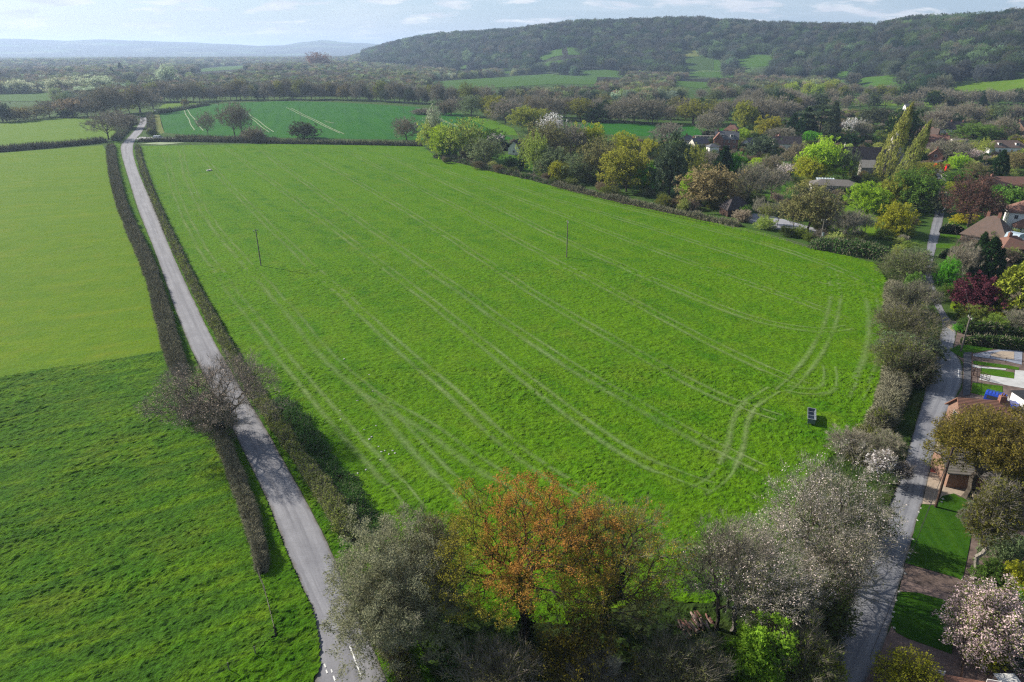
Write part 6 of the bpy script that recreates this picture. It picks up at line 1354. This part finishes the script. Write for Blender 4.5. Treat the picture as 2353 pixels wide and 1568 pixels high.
b1 = house('a6', 975, 1225, 8, 6, 2.6, 3.2, R(10), 'darkpole', 'darktile', 'dark timber barn with steep black brown roof at the car park', chim=0, nw=1, storeys=0, name='barn', cat='barn', hip=True)
house('a6', 1990, 985, 17, 8, 2.8, 1.6, R(-14), 'cream', 'greytile', 'low hall with shallow grey roof behind the car park', chim=0, nw=6, storeys=1, hip=True)
cg = root('conservatory', 'white glazed conservatory attached to the low hall', 'conservatory', *G(*D('a6', 1905, 950))[:2], R(-14))
M['paleglass'] = plain('pale_glass_roof', (.34, .42, .47), .25, .1, 2, .6); MB().box(-3.2, 3.2, -2.5, 2.5, 0, 2.4).build('wall', 'white', cg); MB().add([(-3.4, -2.7, 2.4), (3.4, -2.7, 2.4), (3.4, 2.7, 3.4), (-3.4, 2.7, 3.4), (-3.4, -2.7, 2.5), (3.4, -2.7, 2.5), (3.4, 2.7, 3.5), (-3.4, 2.7, 3.5)], [(0, 1, 2, 3), (4, 5, 6, 7), (0, 1, 5, 4), (1, 2, 6, 5), (2, 3, 7, 6), (3, 0, 4, 7)]).build('roof', 'paleglass', cg)
for k in range(7): MB().add([(-3.0 + k, -2.7, 2.5), (-2.92 + k, -2.7, 2.5), (-2.92 + k, 2.7, 3.54), (-3.0 + k, 2.7, 3.54), (-3.0 + k, -2.7, 2.58), (-2.92 + k, -2.7, 2.58), (-2.92 + k, 2.7, 3.62), (-3.0 + k, 2.7, 3.62)], [(0, 1, 5, 4), (4, 5, 6, 7), (1, 2, 6, 5), (3, 0, 4, 7)]).build('glazing_bar', 'white', cg)
# church
cx_, cy_, _ = G(*D('a7', 300, 800)); ch = root('church', 'flint church with dark roofed nave, cross on the gable and pale shingled spire', 'church', cx_, cy_, R(-6))
MB().box(-9, 9, -4, 4, -.3, 6).build('wall', 'flint', ch)
for sx in (-1, 1): MB().extr([(-4, 6), (4, 6), (0, 11.2)], -.25, .25).build('gable', 'cream', ch).rotation_euler = (0, 0, R(90)); ch.children[-1].location = (sx * 9, 0, 0)
r_ = MB()
for sy in (-1, 1):
    P_ = [(-9, sy * 4.3, 5.7), (9, sy * 4.3, 5.7), (9, 0, 11.1), (-9, 0, 11.1)]; P2 = [(p[0], p[1], p[2] + .18) for p in P_]; P_[0] = (-8.7, P_[0][1], P_[0][2]); r_.add(P_ + P2, [(0, 1, 2, 3), (4, 7, 6, 5), (0, 4, 5, 1), (1, 5, 6, 2), (0, 3, 7, 4)])
r_.build('roof', 'darktile', ch); MB().box(-9.1, -8.9, -.09, .09, 11, 12.9).box(-9.08, -8.92, -.5, .5, 12.1, 12.3).build('cross', 'cream', ch)
for k in range(4): MB().box(-7 + k * 4.3, -6 + k * 4.3, -4.06, -4, 2, 4.4).build('window', 'glass', ch)
MB().box(-3, 3, -7.2, -4.02, -.3, 3.6).add([(-3.3, -7.5, 3.4), (3.3, -7.5, 3.4), (3.3, -4.02, 6.2), (-3.3, -4.02, 6.2), (-3.3, -7.5, 3.6), (3.3, -7.5, 3.6), (3.3, -4.02, 6.4), (-3.3, -4.02, 6.4)], [(0, 1, 2, 3), (4, 5, 6, 7), (0, 1, 5, 4), (0, 3, 7, 4), (1, 2, 6, 5)]).build('aisle', 'flint', ch)
for k in (-9.4, 9.4): MB().extr([(-.5, 0), (.5, 0), (.5, 3.6), (0, 4.6), (-.5, 3.6)], -1.2, -.1).build('buttress', 'cream', ch).location = (k * .98, -4, 0)
sx_, sy_, _ = G(*D('a7', 470, 690)); tw_ = MB(); tw_.box(-3.2, 3.2, -3.2, 3.2, -.3, 9); tw = tw_.build('tower', 'flint', ch); tw.location = (12.4, 2.0, 0)
prof = [(3.6, 9.05), (3.3, 9.8), (3.0, 11), (2.6, 12.6), (2.0, 14.4), (1.1, 16.4), (.1, 18)]
s_ = MB(); vs = [(r * math.cos(k * .7854), r * math.sin(k * .7854), z) for r, z in prof for k in range(8)]; s_.add(vs, [(i * 8 + k, i * 8 + (k + 1) % 8, (i + 1) * 8 + (k + 1) % 8, (i + 1) * 8 + k) for i in range(len(prof) - 1) for k in range(8)]); sp_ = s_.build('spire', 'shingle', ch); sp_.location = (12.4, 2.0, 0)
MB().box(-3.05, -2.75, -.5, .5, 12.2, 14.2).build('belfry_window', 'glass', sp_)
# houses round the street
house('a7', 900, 470, 11, 7, 5.0, 3.4, R(-38), 'redbrick', 'tile', 'end house of the red roofed terrace, farthest', chim=1, nw=3)
house('a7', 960, 490, 11, 7, 5.0, 3.4, R(-38), 'brick', 'browntile', 'middle house of the red roofed terrace', chim=1, nw=3)
house('a7', 1040, 560, 12, 7, 4.6, 3.4, R(-30), 'redbrick', 'tile', 'clay tiled terrace house with twin chimneys', chim=2, nw=3)
house('a7', 1000, 610, 7, 5, 3.4, 2.6, R(-12), 'redbrick', 'browntile', 'small brick house in front of the terrace', chim=0, nw=2, storeys=1)
house('a7', 1060, 700, 10, 6, 4.2, 3.0, R(55), 'redbrick', 'redtile', 'red tiled gabled house beside the telephone box', chim=1, nw=2)
house('a7', 1200, 410, 18, 8, 4.6, 3.8, R(-3), 'cream', 'darktile', 'long house with dark roof and three pale chimneys', chim=3, nw=5)
house('a7', 850, 430, 6, 6, 5.0, 3.2, R(20), 'cream', 'slate', 'pale gabled house beside the shorter poplar', chim=0, nw=1)
bg_ = house('a7', 1770, 585, 19, 9, 3.2, 3.0, R(-7), 'white', 'browntile', 'white bungalow with brown roof and two dormers', chim=0, nw=6, storeys=1, hip=True); dormer(bg_, -4.5, -3.4, 4.0); dormer(bg_, 4.0, -3.4, 4.0)
house('a7', 1930, 395, 9, 8, 4.4, 4.0, R(30), 'brick', 'browntile', 'brown roofed house at the far right', chim=1, nw=2)
house('a7', 1700, 390, 7, 6, 4.4, 3.6, R(70), 'cream', 'tile', 'pink gabled cottage seen through bare trees', chim=0, nw=1)
house('a7', 1900, 990, 26, 9, 3.0, 2.6, R(-4), 'redbrick', 'tile', 'long low house with dull red roof by the dark cypress', chim=1, nw=7, storeys=1)
house('a7', 1200, 870, 5, 4, 2.4, 1.2, R(8), 'white', 'slate', 'tiny white bus shelter hut beside the street bend', chim=0, nw=1, storeys=1)
house('a7', 790, 150, 8, 6, 3.0, 2.4, R(-5), 'white', 'slate', 'white cottage with blue grey roof at the parkland edge', chim=0, nw=2, storeys=1)
house('a7', 1360, 500, 14, 6, 2.4, .6, R(-10), 'cream', 'greytile', 'flat pale garage row behind the terrace', chim=0, nw=4, storeys=1, name='garage_row', cat='garage')
# right edge
house('a7', 1600, 1500, 11, 9, 2.2, 5.0, R(-50), 'brick', 'browntile', 'large house under a sweeping brown tiled roof', chim=2, nw=4, storeys=1, hip=True)
house('a7', 2010, 1375, 12, 9, 5.6, 3.2, R(-28), 'white', 'tile', 'white two storey house with hipped clay roof', chim=0, nw=4, hip=True)
house('a7', 1960, 1430, 5, 4, 2.6, 1.8, R(-28), 'white', 'tile', 'white hipped porch wing in front of the two storey house', chim=0, nw=2, storeys=1, hip=True)
house('z1', 2130, 345, 8, 7, 2.4, 2.4, R(-5), 'redbrick', 'tile', 'red tiled pavilion roof below the large tiled house', chim=1, nw=2, storeys=1, hip=True)
go = root('glass_lantern', 'pale blue glass lantern roof by the red tiled pavilion', 'glass roof', *G(*D('z1', 2160, 285))[:2], R(30)); MB().box(-2, 2, -1.6, 1.6, 0, 3.2).build('wall', 'white', go); MB().extr([(-2.1, 3.2), (2.1, 3.2), (1.2, 4.4), (-1.2, 4.4)], -1.7, 1.7).build('roof', 'paleglass', go)
house('z1', 2010, 590, 5, 3.6, 2.4, 2.2, R(82), 'brick', 'browntile', 'small brick garden store beside the tall cypress', chim=0, nw=1, storeys=0, name='garden_store', cat='shed')
house('z2', 1450, 1290, 6, 5, 2.1, 2.2, R(170), 'brick', 'redtile', 'brick cottage half hidden under the golden oak', chim=1, nw=2, storeys=1)
house('zh', 420, 900, 7.5, 5, 2.3, .9, R(-10), 'brick', 'greytile', 'garage with mossy grey roof and white gutter behind the oak trunk', chim=0, nw=1, storeys=0, name='garage', cat='garage')
house('zh', 150, 740, 1.4, 4, 2.2, .4, R(-10), 'brick', 'greytile', 'narrow tiled porch roof beside the dark pole', chim=0, nw=1, storeys=0, name='porch', cat='porch')
gt = root('black_roofed_garage', 'white garage with black flat roof at the right edge', 'garage', *G(*D('z2', 2250, 1150))[:2], R(2)); MB().box(-1.7, 2.6, -1.2, 3.6, 0, 2.2).build('wall', 'white', gt); MB().box(-1.85, 2.75, -1.35, 3.75, 2.2, 2.36).build('roof', 'black', gt); MB().box(-1.1, 1.9, -1.26, -1.2, .1, 2.0).build('garage_door', 'darkpole', gt)
house('z4', 1780, 1800, 9, 5, 1.5, 1.2, R(-14), 'redbrick', 'redtile', 'pink tiled roof corner at the bottom right edge', chim=0, nw=2, storeys=1)
sh_ = root('garden_table', 'white garden table top at the bottom right edge', 'table', *flat(*D('z4', 2150, 1420))); MB().box(-.9, .9, -.5, .5, .70, .76).build('table_top', 'white', sh_)
for a_ in (-.8, .8):
    for c_ in (-.4, .4): MB().rod((a_, c_, 0), (a_, c_, .7), .04, None, 6).build('leg', 'white', sh_)
# telephone box, bins
o = root('telephone_box', 'red telephone box at the village street corner', 'telephone box', *G(*D('a7', 1180, 775))[:2]); MB().box(-.6, .6, -.6, .6, 0, 2.7).build('box', plain('red_paint', (.55, .02, .02), .4, .05), o); MB().box(-.66, .66, -.66, .66, 2.7, 2.95).build('roof', bpy.data.materials['red_paint'], o)
for s_ in (-1, 1): MB().box(-.42, .42, min(s_ * .6, s_ * .63), max(s_ * .6, s_ * .63), .6, 2.3).build('window', 'glass', o)
o = root('red_shelter', 'dark red timber doors beside the telephone box', 'shelter', *G(*D('a7', 1115, 750))[:2], R(-5)); MB().box(-2.6, 2.6, -1.4, 1.4, 0, 2.6).build('wall', bpy.data.materials['red_paint'], o); MB().extr([(-2.9, 2.6), (2.9, 2.6), (0, 3.8)], -1.6, 1.6).build('roof', 'darktile', o)
o = root('wheelie_bin', 'green wheeled bin against the clipped hedge', 'bin', *flat(*D('zg', 750, 290)), R(20)); gm = plain('green_plastic', (.02, .12, .05), .5, .1); MB().add([(-.32, -.35, .08), (.32, -.35, .08), (.32, .35, .08), (-.32, .35, .08), (-.4, -.45, 1.0), (.4, -.45, 1.0), (.4, .45, 1.0), (-.4, .45, 1.0)], [(3, 2, 1, 0), (4, 5, 6, 7), (0, 1, 5, 4), (1, 2, 6, 5), (2, 3, 7, 6), (3, 0, 4, 7)]).build('body', gm, o)
MB().box(-.44, .44, -.5, .5, 1.0, 1.08).build('lid', gm, o)
for s_ in (-1, 1): MB().rod((s_ * .34, .38, .1), (s_ * .4, .38, .1), .1, .1, 10).build('wheel', 'wire', o)
# gate
o = root('field_gate', 'dark ornamental drive gate standing open by the pavement', 'gate', *flat(*D('zg', 190, 720)), R(-62)); g_ = MB()
for z_ in (.15, .5, .85, 1.2): g_.rod((0, 0, z_), (2.6, 0, z_), .035, None, 6)
for k in range(6): g_.rod((k * .52, 0, .1), (k * .52, 0, 1.25), .03, None, 6)
g_.rod((0, 0, .1), (2.6, 0, 1.25), .03, None, 6).build('frame', 'darkpole', o); MB().rod((0, .1, -.1), (0, .1, 1.5), .09, None, 8).build('post', 'darkpole', o)
# ---- cars
def car(x, y, rz, col, label, kind='car', z=0.0):
    o = root('parked_' + ('pickup' if kind == 'jeep' else kind), label, {'jeep': 'pickup'}.get(kind, kind), x, y, rz, z); cm_ = plain('car_paint_%d' % len(bpy.data.materials), col, .3, .04, 1, .6)
    if kind == 'van': prof = [(-2.6, .35), (2.55, .35), (2.6, 1.0), (2.1, 1.2), (1.4, 2.0), (-2.5, 2.05), (-2.6, 1.6)]; cab = [(1.05, 1.25), (2.0, 1.25), (1.42, 1.9), (1.05, 1.9)]; wd = .95
    elif kind == 'jeep': prof = [(-2.2, .5), (2.2, .5), (2.25, 1.15), (1.0, 1.25), (.55, 1.95), (-2.15, 1.98), (-2.2, 1.2)]; cab = [(-1.9, 1.3), (.85, 1.3), (.48, 1.85), (-1.9, 1.85)]; wd = .88
    else: prof = [(-2.1, .35), (2.1, .35), (2.15, .8), (1.0, .98), (.45, 1.42), (-1.2, 1.45), (-2.0, 1.0), (-2.15, .8)]; cab = [(-1.65, 1.0), (.85, 1.0), (.38, 1.36), (-1.15, 1.38)]; wd = .86
    MB().extr(prof, -wd, wd).build('body', cm_, o, bev=.06)
    for s_ in (-1, 1): MB().extr(cab, min(s_ * wd, s_ * (wd + .015)), max(s_ * wd, s_ * (wd + .015))).build('side_window', 'glass', o)
    fx = [p for p in prof if p[0] > 0]
    ws = {'van': ((2.1, 1.22), (1.45, 1.95)), 'jeep': ((1.0, 1.27), (.57, 1.9)), 'car': ((1.0, 1.0), (.48, 1.4))}[kind]
    MB().add([(ws[0][0] + .02, -wd * .85, ws[0][1]), (ws[0][0] + .02, wd * .85, ws[0][1]), (ws[1][0] + .04, wd * .8, ws[1][1]), (ws[1][0] + .04, -wd * .8, ws[1][1]), (ws[0][0] - .1, -wd * .85, ws[0][1]), (ws[0][0] - .1, wd * .85, ws[0][1]), (ws[1][0] - .1, wd * .8, ws[1][1]), (ws[1][0] - .1, -wd * .8, ws[1][1])], [(0, 1, 2, 3), (0, 4, 5, 1), (1, 5, 6, 2), (2, 6, 7, 3), (3, 7, 4, 0)]).build('windscreen', 'glass', o)
    for sx in (-1.35, 1.35):
        for s_ in (-1, 1): wl = MB().rod((sx, s_ * (wd - .16), .35), (sx, s_ * (wd + .03), .35), .36, .36, 16).build('wheel', 'wire', o); MB().rod((sx, s_ * (wd + .031), .35), (sx, s_ * (wd + .045), .35), .19, .19, 12).build('rim', 'steel', wl)
    if kind == 'jeep':
        rk = MB()
        for k in range(6): rk.box(-2.0 + k * .42, -1.94 + k * .42, -.7, .7, 2.05, 2.1)
        for s_ in (-1, 1): rk.box(-2.05, .2, s_ * .7 - .03, s_ * .7 + .03, 2.1, 2.16)
        rk.build('roof_rack', cm_, o)
    for s_ in (-1, 1): MB().box(prof[2][0] - .06, prof[2][0] + .03, s_ * .62 - .14, s_ * .62 + .14, .62, .78).build('headlight', 'porcelain', o)
    return o
x_, y_ = flat(*D('zg', 590, 1195)); car(x_, y_, R(-38), (.015, .06, .42), 'bright blue off road vehicle with roof rack beside the garage', 'jeep')
x_, y_ = flat(*D('a4', 1455, 545)); car(x_, y_, R(2), (.55, .57, .60), 'silver van parked at the field entrance by the lane', 'van')
x_, y_ = flat(*D('a4', 1432, 292)); car(x_, y_, R(100), (.5, .52, .55), 'pale car by the pole at the far lane bend', 'car')
x_, y_ = flat(*D('a7', 1640, 650)); car(x_, y_, R(70), (.65, .65, .65), 'white car parked below the white bungalow', 'car')
x_, y_ = flat(*D('a7', 1575, 730)); car(x_, y_, R(5), (.25, .28, .33), 'grey car parked left of the dark cypress', 'car')
# ---- paved and mown grounds of the village side
M['gravel'] = plain('pale_gravel', (.33, .27, .21), .95, .15, 3.0, .1); M['redpave'] = plain('red_block_paving', (.30, .075, .055), .9, .12, 2.0); M['tarpave'] = plain('dark_pavement', (.075, .078, .088), .9, .15, .8)
M['concrete'] = plain('pale_concrete', (.42, .42, .41), .85, .12, .8); M['slab'] = plain('bluish_paving', (.22, .24, .29), .85, .2, 2.0); M['earth'] = plain('bare_earth', (.13, .095, .08), .95, .35, .9); M['mauvebed'] = plain('plum_coloured_bed', (.10, .075, .07), .95, .35, 1.2); M['carpark'] = plain('car_park_gravel', (.27, .275, .30), .95, .15, .25); M['brickpath'] = plain('brick_path', (.16, .115, .10), .9, .15, 2)
def patch(name, v, pts, mat, dz): return sheet(name, [flat(*D(v, *p)) for p in pts], M[mat], dz)
patch('garden_ground', 'd', [(2200, 760), (2600, 790), (2600, 1000), (2750, 1400), (2900, 1900), (1960, 1900), (1990, 1568), (2048, 1440), (2084, 1275), (2119, 1161), (2157, 993), (2164, 965), (2211, 894), (2213, 833), (2190, 806)], 'earth', .012)
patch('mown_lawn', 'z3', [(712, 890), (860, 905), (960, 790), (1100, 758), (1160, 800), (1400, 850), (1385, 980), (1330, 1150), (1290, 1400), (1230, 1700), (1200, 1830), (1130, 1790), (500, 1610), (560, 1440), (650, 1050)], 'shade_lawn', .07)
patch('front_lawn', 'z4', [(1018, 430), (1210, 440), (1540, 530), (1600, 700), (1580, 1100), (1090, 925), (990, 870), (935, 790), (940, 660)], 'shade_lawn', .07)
patch('lawn_path', 'z4', [(1045, 300), (1110, 320), (1540, 450), (1900, 560), (1900, 640), (1540, 528), (1200, 440), (1020, 425)], 'brickpath', .05)
patch('paved_drive', 'z4', [(935, 800), (990, 870), (1095, 925), (1680, 1125), (2500, 1330), (2700, 1700), (650, 1700), (640, 1395), (760, 1150)], 'brickpath', .04)
patch('gravel_drive', 'z3', [(905, 80), (940, 95), (930, 230), (1010, 250), (985, 480), (1480, 560), (1500, 830), (1240, 810), (1100, 760), (960, 790), (860, 892), (712, 885), (790, 560), (820, 460), (870, 230)], 'gravel', .05)
patch('red_paving_panel', 'z3', [(865, 230), (1008, 255), (985, 372), (840, 350)], 'redpave', .062); patch('red_paving_strip', 'z3', [(825, 450), (985, 480), (985, 530), (808, 492)], 'redpave', .062)
patch('flower_bed', 'z3', [(1490, 950), (1700, 980), (2100, 1050), (2300, 1300), (2100, 1600), (1880, 1700), (1700, 1500), (1560, 1200)], 'mauvebed', .05)
patch('pavement', 'z2', [(1300, 330), (1410, 322), (1400, 500), (1385, 880), (1290, 900), (1300, 600)], 'tarpave', .14)
patch('verge_corner', 'z2', [(1110, 290), (1230, 235), (1500, 215), (1850, 205), (1850, 245), (1450, 330), (1300, 330), (1290, 400), (1200, 350)], 'lawn', .07)
patch('front_garden_paving', 'zg', [(190, 400), (640, 320), (820, 330), (940, 360), (930, 560), (690, 500), (200, 430)], 'slab', .05); patch('gravel_bed', 'zg', [(450, 400), (620, 355), (815, 365), (815, 480), (640, 470), (480, 430)], 'gravel', .07)
patch('garden_grass_strip', 'zg', [(195, 500), (400, 525), (700, 565), (890, 600), (880, 640), (600, 600), (200, 550)], 'lawn', .06); patch('garden_grass_plot', 'zg', [(320, 610), (600, 640), (815, 680), (815, 770), (560, 735), (300, 690)], 'lawn', .06)
patch('concrete_drive', 'zg', [(310, 695), (560, 737), (815, 772), (830, 640), (1100, 660), (1100, 940), (700, 870), (290, 785)], 'concrete', .06); patch('cottage_lawn', 'zg', [(190, 830), (300, 840), (640, 880), (640, 1010), (420, 1040), (150, 980)], 'lawn', .06)
patch('side_path', 'zg', [(150, 560), (200, 560), (330, 590), (700, 620), (690, 640), (200, 600)], 'concrete', .065)
patch('car_park', 'a6', [(1080, 1275), (1160, 1215), (1320, 1230), (1520, 1285), (1800, 1365), (1920, 1435), (2100, 1485), (2200, 1530), (2200, 1560), (2063, 1515), (1800, 1440), (1560, 1405), (1300, 1355), (1150, 1315)], 'carpark', .05)
patch('cottage_garden_lawn', 'a5', [(880, 505), (1000, 540), (1110, 560), (1230, 600), (1250, 720), (1100, 700), (850, 650), (800, 600)], 'lawn', .05)
patch('orchard_lawn', 'a7', [(-60, 1110), (100, 1110), (300, 1200), (480, 1190), (480, 1300), (450, 1440), (300, 1480), (-60, 1400)], 'leftfar', .05); patch('village_lawn', 'a6', [(930, 820), (1000, 790), (1060, 800), (1040, 840)], 'lawn', .06)
patch('garden_lawn', 'a6', [(1380, 900), (1550, 900), (1560, 1000), (1300, 1060), (1280, 1010)], 'lawn', .05); patch('narrow_lawn', 'z1', [(1340, 120), (1600, 130), (1590, 170), (1340, 160)], 'lawn', .06); patch('second_narrow_lawn', 'z1', [(1290, 230), (1560, 240), (1560, 290), (1290, 280)], 'lawn', .06)
patch('copper_beech_lawn', 'a7', [(1200, 1320), (1300, 1240), (1700, 1240), (1760, 1330), (1500, 1370), (1250, 1340)], 'lawn', .05)
patch('gravel_apron', 'z1', [(1400, 1110), (1560, 1130), (1560, 1175), (1480, 1200), (1500, 1250), (1420, 1200)], 'gravel', .062)
patch('lane_entrance', 'a4', [(1250, 545), (1290, 525), (1420, 530), (1620, 535), (1620, 560), (1300, 560)], 'concrete', .06)
patch('chalky_patch', 'a4', [(1290, 588), (1450, 575), (1700, 578), (1500, 598)], 'chalk', .09)
patch('plum_tree_lawn', 'z1', [(1720, 1050), (2000, 1120), (2100, 1170), (1700, 1130)], 'lawn', .06)
# ------------------------------------------------------------ the air
def box_mesh(x0, x1, y0, y1, z0, z1, name='haze'):
    v = [(x, y, z) for z in (z0, z1) for y in (y0, y1) for x in (x0, x1)]
    return mesh_np(name, v, np.array([(0, 2, 3, 1), (4, 5, 7, 6), (0, 1, 5, 4), (2, 6, 7, 3), (0, 4, 6, 2), (1, 3, 7, 5)]))
hm = bpy.data.materials.new('haze'); hm.use_nodes = True; hm.node_tree.nodes.clear()
ho = hm.node_tree.nodes.new('ShaderNodeOutputMaterial'); hv = hm.node_tree.nodes.new('ShaderNodeVolumePrincipled')
hv.inputs['Color'].default_value = (.55, .72, 1.0, 1); hv.inputs['Density'].default_value = .000120; hv.inputs['Anisotropy'].default_value = .3
hm.node_tree.links.new(hv.outputs[0], ho.inputs['Volume'])
hb = link('haze', box_mesh(-16500, 16500, -16500, 16500, float(gz.min()) - 1.0 - 30, float(gz.max()) + 30)); hb.data.materials.append(hm); tag(hb, kind='stuff')
